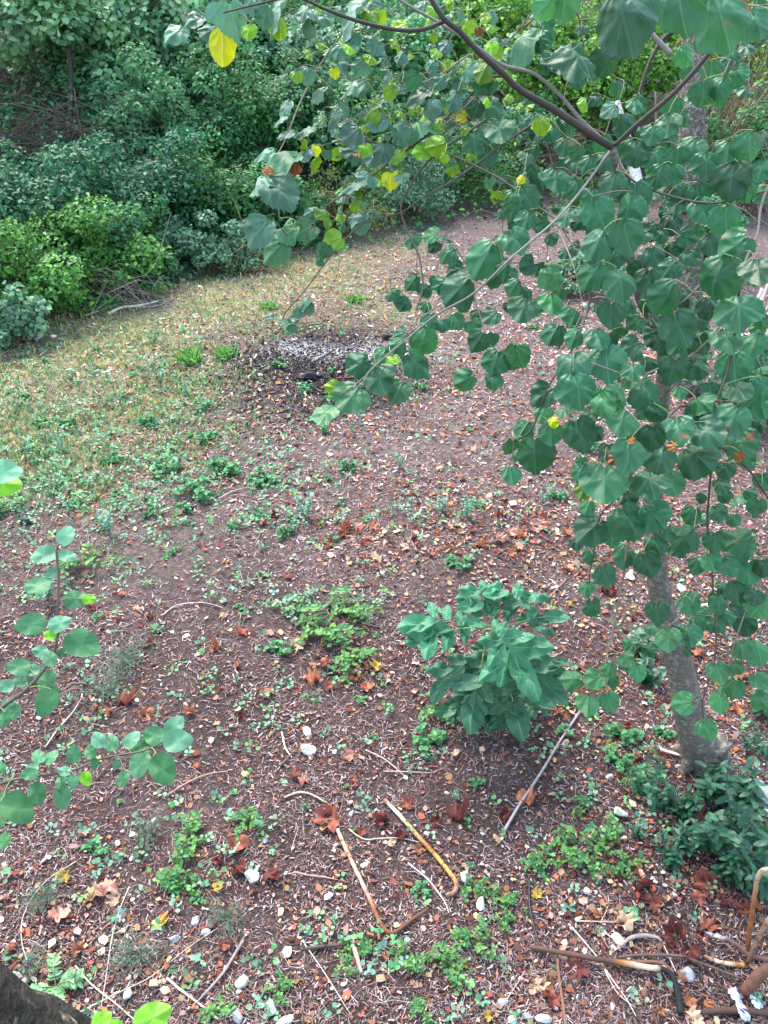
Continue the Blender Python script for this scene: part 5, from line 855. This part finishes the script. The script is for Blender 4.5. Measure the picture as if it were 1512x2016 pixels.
rod('charred_pipe', 'charred pipe with a rusty pale middle and a black bent end, bottom right', 'pipe', c6([(120,512),(200,525),(330,550),(450,572),(570,592),(700,612),(810,632),(890,642),(945,682),(972,770),(985,830),(992,900)]), [9, 11, 11, 13], BRN, M_WOOD, cols=[(0, (.10, .055, .04)), (.38, (.08, .045, .035)), (.42, ORG), (.5, WHT), (.57, (.6, .48, .35)), (.62, BLK), (1, BLK)], lift=.015)
rod('dead_branch', 'dark branch crossing behind the charred pipe', 'branch', c6([(640,565),(760,552),(900,553),(1010,562),(1150,612),(1350,690)]), [6, 6, 4], (.11, .07, .055), M_WOOD, lift=.01)
rod('dead_branch', 'short brown branch lying parallel just above the charred pipe', 'branch', c6([(640,582),(760,586),(860,590),(920,615),(955,660)]), [7, 8, 8], (.15, .085, .06), M_WOOD)
rod('thin_hose', 'thin black hose running down from the brambles, bottom right', 'hose', c6([(122,100),(122,170),(125,270),(150,380),(182,490),(225,610)]), [4, 4, 3], BLK, M_BLACK)
rod('brown_stick', 'brown stick running down to the bottom edge left of the charred pipe', 'stick', c6([(285,560),(290,640),(303,740),(320,860),(334,960)]), [6, 6, 6], (.19, .10, .07), M_WOOD)
rod('rusty_frame_bar', 'upright rusty bar with a hooked top at the right edge, in front of the laurel', 'pipe', c6([(1540,30),(1480,40),(1455,75),(1440,150),(1418,300),(1400,430),(1385,540)]), [8, 8, 9], RU, M_RUST, raise_=[.36, .36, .34, .29, .18, .08, 0], cols=[(0, (.5, .4, .3)), (.3, (.42, .28, .2)), (.6, ORG), (1, RU)])
rod('rusty_bar', 'rusty bar leaning from the right edge toward the upright one', 'pipe', c6([(1560,270),(1500,350),(1430,490),(1385,590)]), [9, 9, 8], (.22, .12, .08), M_RUST, raise_=[.22, .15, .06, 0], cols=[(0, (.5, .45, .4)), (.3, (.3, .2, .15)), (1, BRN)])
rod('painted_pipe', 'pipe with a flaking blue-white end pointing left, at the right edge', 'pipe', c6([(1130,432),(1180,445),(1270,475),(1340,520),(1400,565),(1560,600)]), [6, 8, 10], BRN, M_RUST, lift=.02, cols=[(0, (.05, .05, .07)), (.15, (.6, .62, .68)), (.3, (.55, .55, .6)), (.36, (.10, .08, .08)), (1, (.16, .085, .06))])
rod('rusty_pipe_stub', 'short orange and cream pipe stub below the painted pipe', 'pipe', c6([(1130,550),(1180,572),(1250,592),(1310,602),(1365,605)]), [7, 8, 9], ORG, M_RUST, cols=[(0, RU), (.3, (.66, .54, .4)), (.6, (.6, .45, .3)), (.8, ORG), (1, (.5, .28, .1))])
rod('thick_rusty_pipe', 'thick brown pipe end leaning at the right edge above the foil', 'pipe', c6([(1560,600),(1470,640),(1400,720),(1370,760)]), [22, 22, 20], (.15, .08, .055), M_RUST, raise_=[.14, .08, .03, 0])
rod('dark_board', 'dark brown plank strip along the bottom right corner', 'plank', c6([(1120,880),(1250,870),(1400,875),(1560,890)]), [10, 13, 14], (.07, .04, .03), M_WOOD)
rod('driftwood', 'grey weathered wood piece arching above the charred pipe', 'wood', c6([(650,495),(700,450),(770,432),(850,440),(890,462)]), [5, 9, 4], (.30, .25, .22), M_WOOD, rough=.2)
STK = [('white curved root stick above the largest crumpled leaf', c4([(0,128),(100,92),(200,105),(320,175),(405,255)]), 5, WHT), ('pale curved stick between the two bent pipes', c4([(480,360),(540,410),(610,440),(700,433),(860,430),(1010,462)]), 4, (.48,.38,.32)), ('whitish curved stick inside the hook of the orange pipe', c4([(920,615),(1060,730),(1140,830),(1195,910),(1222,985)]), 4, (.60,.52,.46)), ('pinkish stick left of the long rusty pipe', c4([(70,680),(180,705),(300,720),(400,740)]), 4, (.42,.28,.23)),
 ('long white straw crossing the charred pipe', c6([(350,360),(420,440),(520,560),(600,680),(680,790),(742,900)]), 3.5, (.68,.62,.54)), ('second white straw lower, beside the long one', c6([(545,600),(590,690),(640,770),(740,850)]), 2.5, (.6,.54,.47)), ('tan straight stick lying level above the long white stone', c6([(390,345),(500,347),(630,353)]), 3.5, (.52,.38,.27)), ('short white stick right of the long white stone', c6([(905,490),(940,570),(972,640)]), 4, (.6,.52,.44)), ('brown short stick pointing at the charred pipe', c6([(520,390),(550,450),(585,510)]), 5, (.24,.15,.11)), ('pale stick meeting the left end of the long white stone', c6([(530,392),(600,440),(660,480)]), 3.5, (.55,.45,.38)),
 ('thick silvery forked twig at the bottom left of centre', [(480,1855),(462,1885),(440,1920),(400,1965),(385,1980)], 8, (.24,.20,.19)), ('white stick crossing below the silvery twig', [(330,1930),(360,1955),(400,1985),(430,2010)], 6, (.62,.56,.5)), ('long pale bent stem rising through the lower left weeds', [(255,1750),(235,1800),(220,1860),(210,1930),(200,1990)], 3, (.55,.47,.42)), ('long thin stem arching along the left weeds', [(150,1700),(90,1740),(50,1800),(45,1860),(70,1930),(90,1990)], 3, (.5,.44,.38)), ('straight tan stick crossing the lower left diagonally', [(130,2010),(230,1960),(300,1925),(370,1870),(430,1830)], 3, (.45,.38,.3)), ('thin twig below the wispy herb at the bottom left', [(150,1905),(180,1940),(230,1980),(270,2015)], 4, (.58,.5,.46)),
 ('brown curved root across the dark soil left of the pipes', [(330,1570),(370,1545),(410,1528),(450,1522)], 5, (.33,.21,.15)), ('dark stick under the long leafy shoot', [(190,1540),(215,1510),(240,1497)], 5, (.11,.06,.05)), ('thin dry stem slanting behind the long leafy shoot', [(90,1475),(115,1440),(145,1405),(160,1380)], 3.5, (.52,.43,.36)), ('pale twig beside the white knobbly stone', [(555,1445),(562,1475),(575,1495)], 4, (.66,.6,.52)), ('dark short stick left of the white knobbly stone', [(552,1512),(568,1495),(578,1485)], 6, (.10,.07,.06)), ('thin long stem right of the silvery twig', [(600,1862),(640,1920),(690,2000)], 3, (.5,.42,.35)),
 ('pale split branch piece at the bend of the long pipe', [(690,1850),(700,1880),(712,1920)], 14, (.40,.30,.25)), ('dark fallen branch left of the pipe bend', [(600,1872),(650,1866),(710,1862)], 9, (.07,.05,.045)), ('thin leaning stem right of the bent pipes', [(1330-300,1920),(985,1990)], 3, (.4,.3,.25)), ('pale wood fragment at the foot of the leaning trunk', [(1298,1480),(1318,1486),(1338,1492)], 9, (.58,.5,.42)), ('long twig left of the compound-leaved sapling', [(720,1480),(760,1500),(800,1535)], 3.5, (.45,.36,.3)), ('level twig in the litter left of the bright green weed', [(755,1522),(800,1523),(850,1525)], 3, (.42,.33,.28)), ('thin diagonal twig beyond the grey pole top', [(1080,1180),(1098,1160),(1115,1142)], 3, (.36,.22,.18)),
 ('pale fallen log at the hedge foot, left', [(215,622),(240,610),(275,606),(312,597)], 8, (.58,.50,.42)), ('short pale branch just above the fallen log', [(170,625),(210,610),(240,600)], 5, (.5,.43,.38)), ('long thin stick at the far edge near the grass tufts', [(265,548+60),(310,625-20),(345,590)], 3, (.4,.32,.27)), ('grey charred stick in the ashes', [(614,716),(630,707),(648,697)], 6, (.25,.23,.24)), ('reddish stick at the right of the ashes', [(662,748),(695,746),(730,742)], 4, (.18,.07,.06)), ('thin dark stick behind the ashes', [(590,648),(620,642),(660,645)], 4, (.06,.05,.05)), ('fallen brown stick amid the red leaf heap', [(960,1075),(980,1068),(995,1062)], 8, (.12,.08,.08)), ('thin stick left of the spreading leafy weed', [(430,985),(460,970),(500,960)], 3, (.45,.37,.32)),
 ('curved pale branch on bare soil left of the folded leaf', [(320,1215),(350,1195),(400,1190),(440,1200)], 3, (.5,.4,.37))]
for lab, pts, w, c_ in STK: rod('stick', lab, 'stick', pts, [w*.8, w*.7, w*.4], c_, M_WOOD, seg=7, rough=.2)
for nm_, lab, x, y, s in (('charred_log', 'black charred wood lump with a pale top in the bonfire patch', 604, 748, 34), ('charred_log', 'small black ember lump right of the larger charred one', 627, 743, 18), ('charred_log', 'dark ember lump at the right of the ashes', 760, 668, 24), ('charred_log', 'black burnt lump at the left edge of the clearing', 50, 1030, 26)):
    g_ = gp(x, y); S_ = s*zof(g_)/F; m_ = MB(); m_.inst(ST[(x+y) % 7], (np.eye(3)*_v([S_*1.3, S_*.7, S_*.8]))[None], (g_+[0, 0, S_*.2])[None], _v([[.012, .012, .015]])); tag(m_.build(nm_, M_CHAR, loc=g_, smooth=False), lab, 'charred wood')
# crumpled foil strips
for lab, pts, w in (('crumpled silvery foil strip lying to the bottom right corner', [(1290,750),(1330,840),(1380,940)], 62), ('second shiny foil scrap, right of the longer strip', [(1375,750),(1410,800),(1455,870)], 60)):
    P = np.array([gp(*q) for q in c6(pts)]); Q = crv(P, 5); m_ = MB(); n = len(Q); V = []
    for i_, q in enumerate(Q):
        t_ = np.gradient(Q, axis=0)[i_]; s_ = np.cross(t_, [0, 0, 1]); s_ /= np.linalg.norm(s_)
        for j_, u in enumerate(np.linspace(-.5, .5, 6)): V.append(q+s_*u*w*zof(q)/F/K*(.8+.2*sin(i_))+[0, 0, .02+.018*((i_+j_) % 2)+rng.uniform(0, .01)])
    i_, j_ = np.meshgrid(np.arange(n-1), np.arange(5), indexing='ij'); b = (i_*6+j_).ravel()
    m_.add(V, {4: np.stack([b, b+1, b+7, b+6], -1)}, (.55, .60, .68)); o = m_.build('foil_scrap', M_FOIL, loc=P[0], smooth=False); md = o.modifiers.new('thick', 'SOLIDIFY'); md.thickness = .002; tag(o, lab, 'foil scrap')
# stacked poles at the right
base = gp(1440, 770); rr = np.random.default_rng(3)
for k in range(34):
    row = k % 9; lay = k//9; x0 = 1395+row*19+rr.normal(0, 9)+lay*8; y0 = 800-row*14+rr.normal(0, 10)-lay*6
    a = gp(x0, y0); a[2] += .03+lay*.06; d_ = _v([.62+rr.normal(0, .12), .8+rr.normal(0, .12), 0]); L_ = rr.uniform(1.2, 2.0); b_ = a+d_*L_; b_[2] = hgt(b_[0], b_[1])+.06+lay*.15+rr.uniform(0, .08)+.25
    m_ = MB(); m_.tube(crv([a, (a+b_)/2+rr.normal(0, .025, 3), b_], 5), np.linspace(.026, .016, 11)*rr.uniform(.7, 1.2), _v([.26, .23, .21])*(sh_ := rr.uniform(.4, 1.5)), 7, True, .06)
    tag(m_.build('cut_pole', M_WOOD, loc=a), f"{'pale' if sh_ > 1.1 else 'grey' if sh_ > .75 else 'dark'} cut pole, {['front','second','third','fourth','fifth','sixth','seventh','eighth','backmost'][row]} of the {['bottom','second','third','top'][lay]} layer in the right-hand stack", 'pole', 'cut poles stacked at the right')
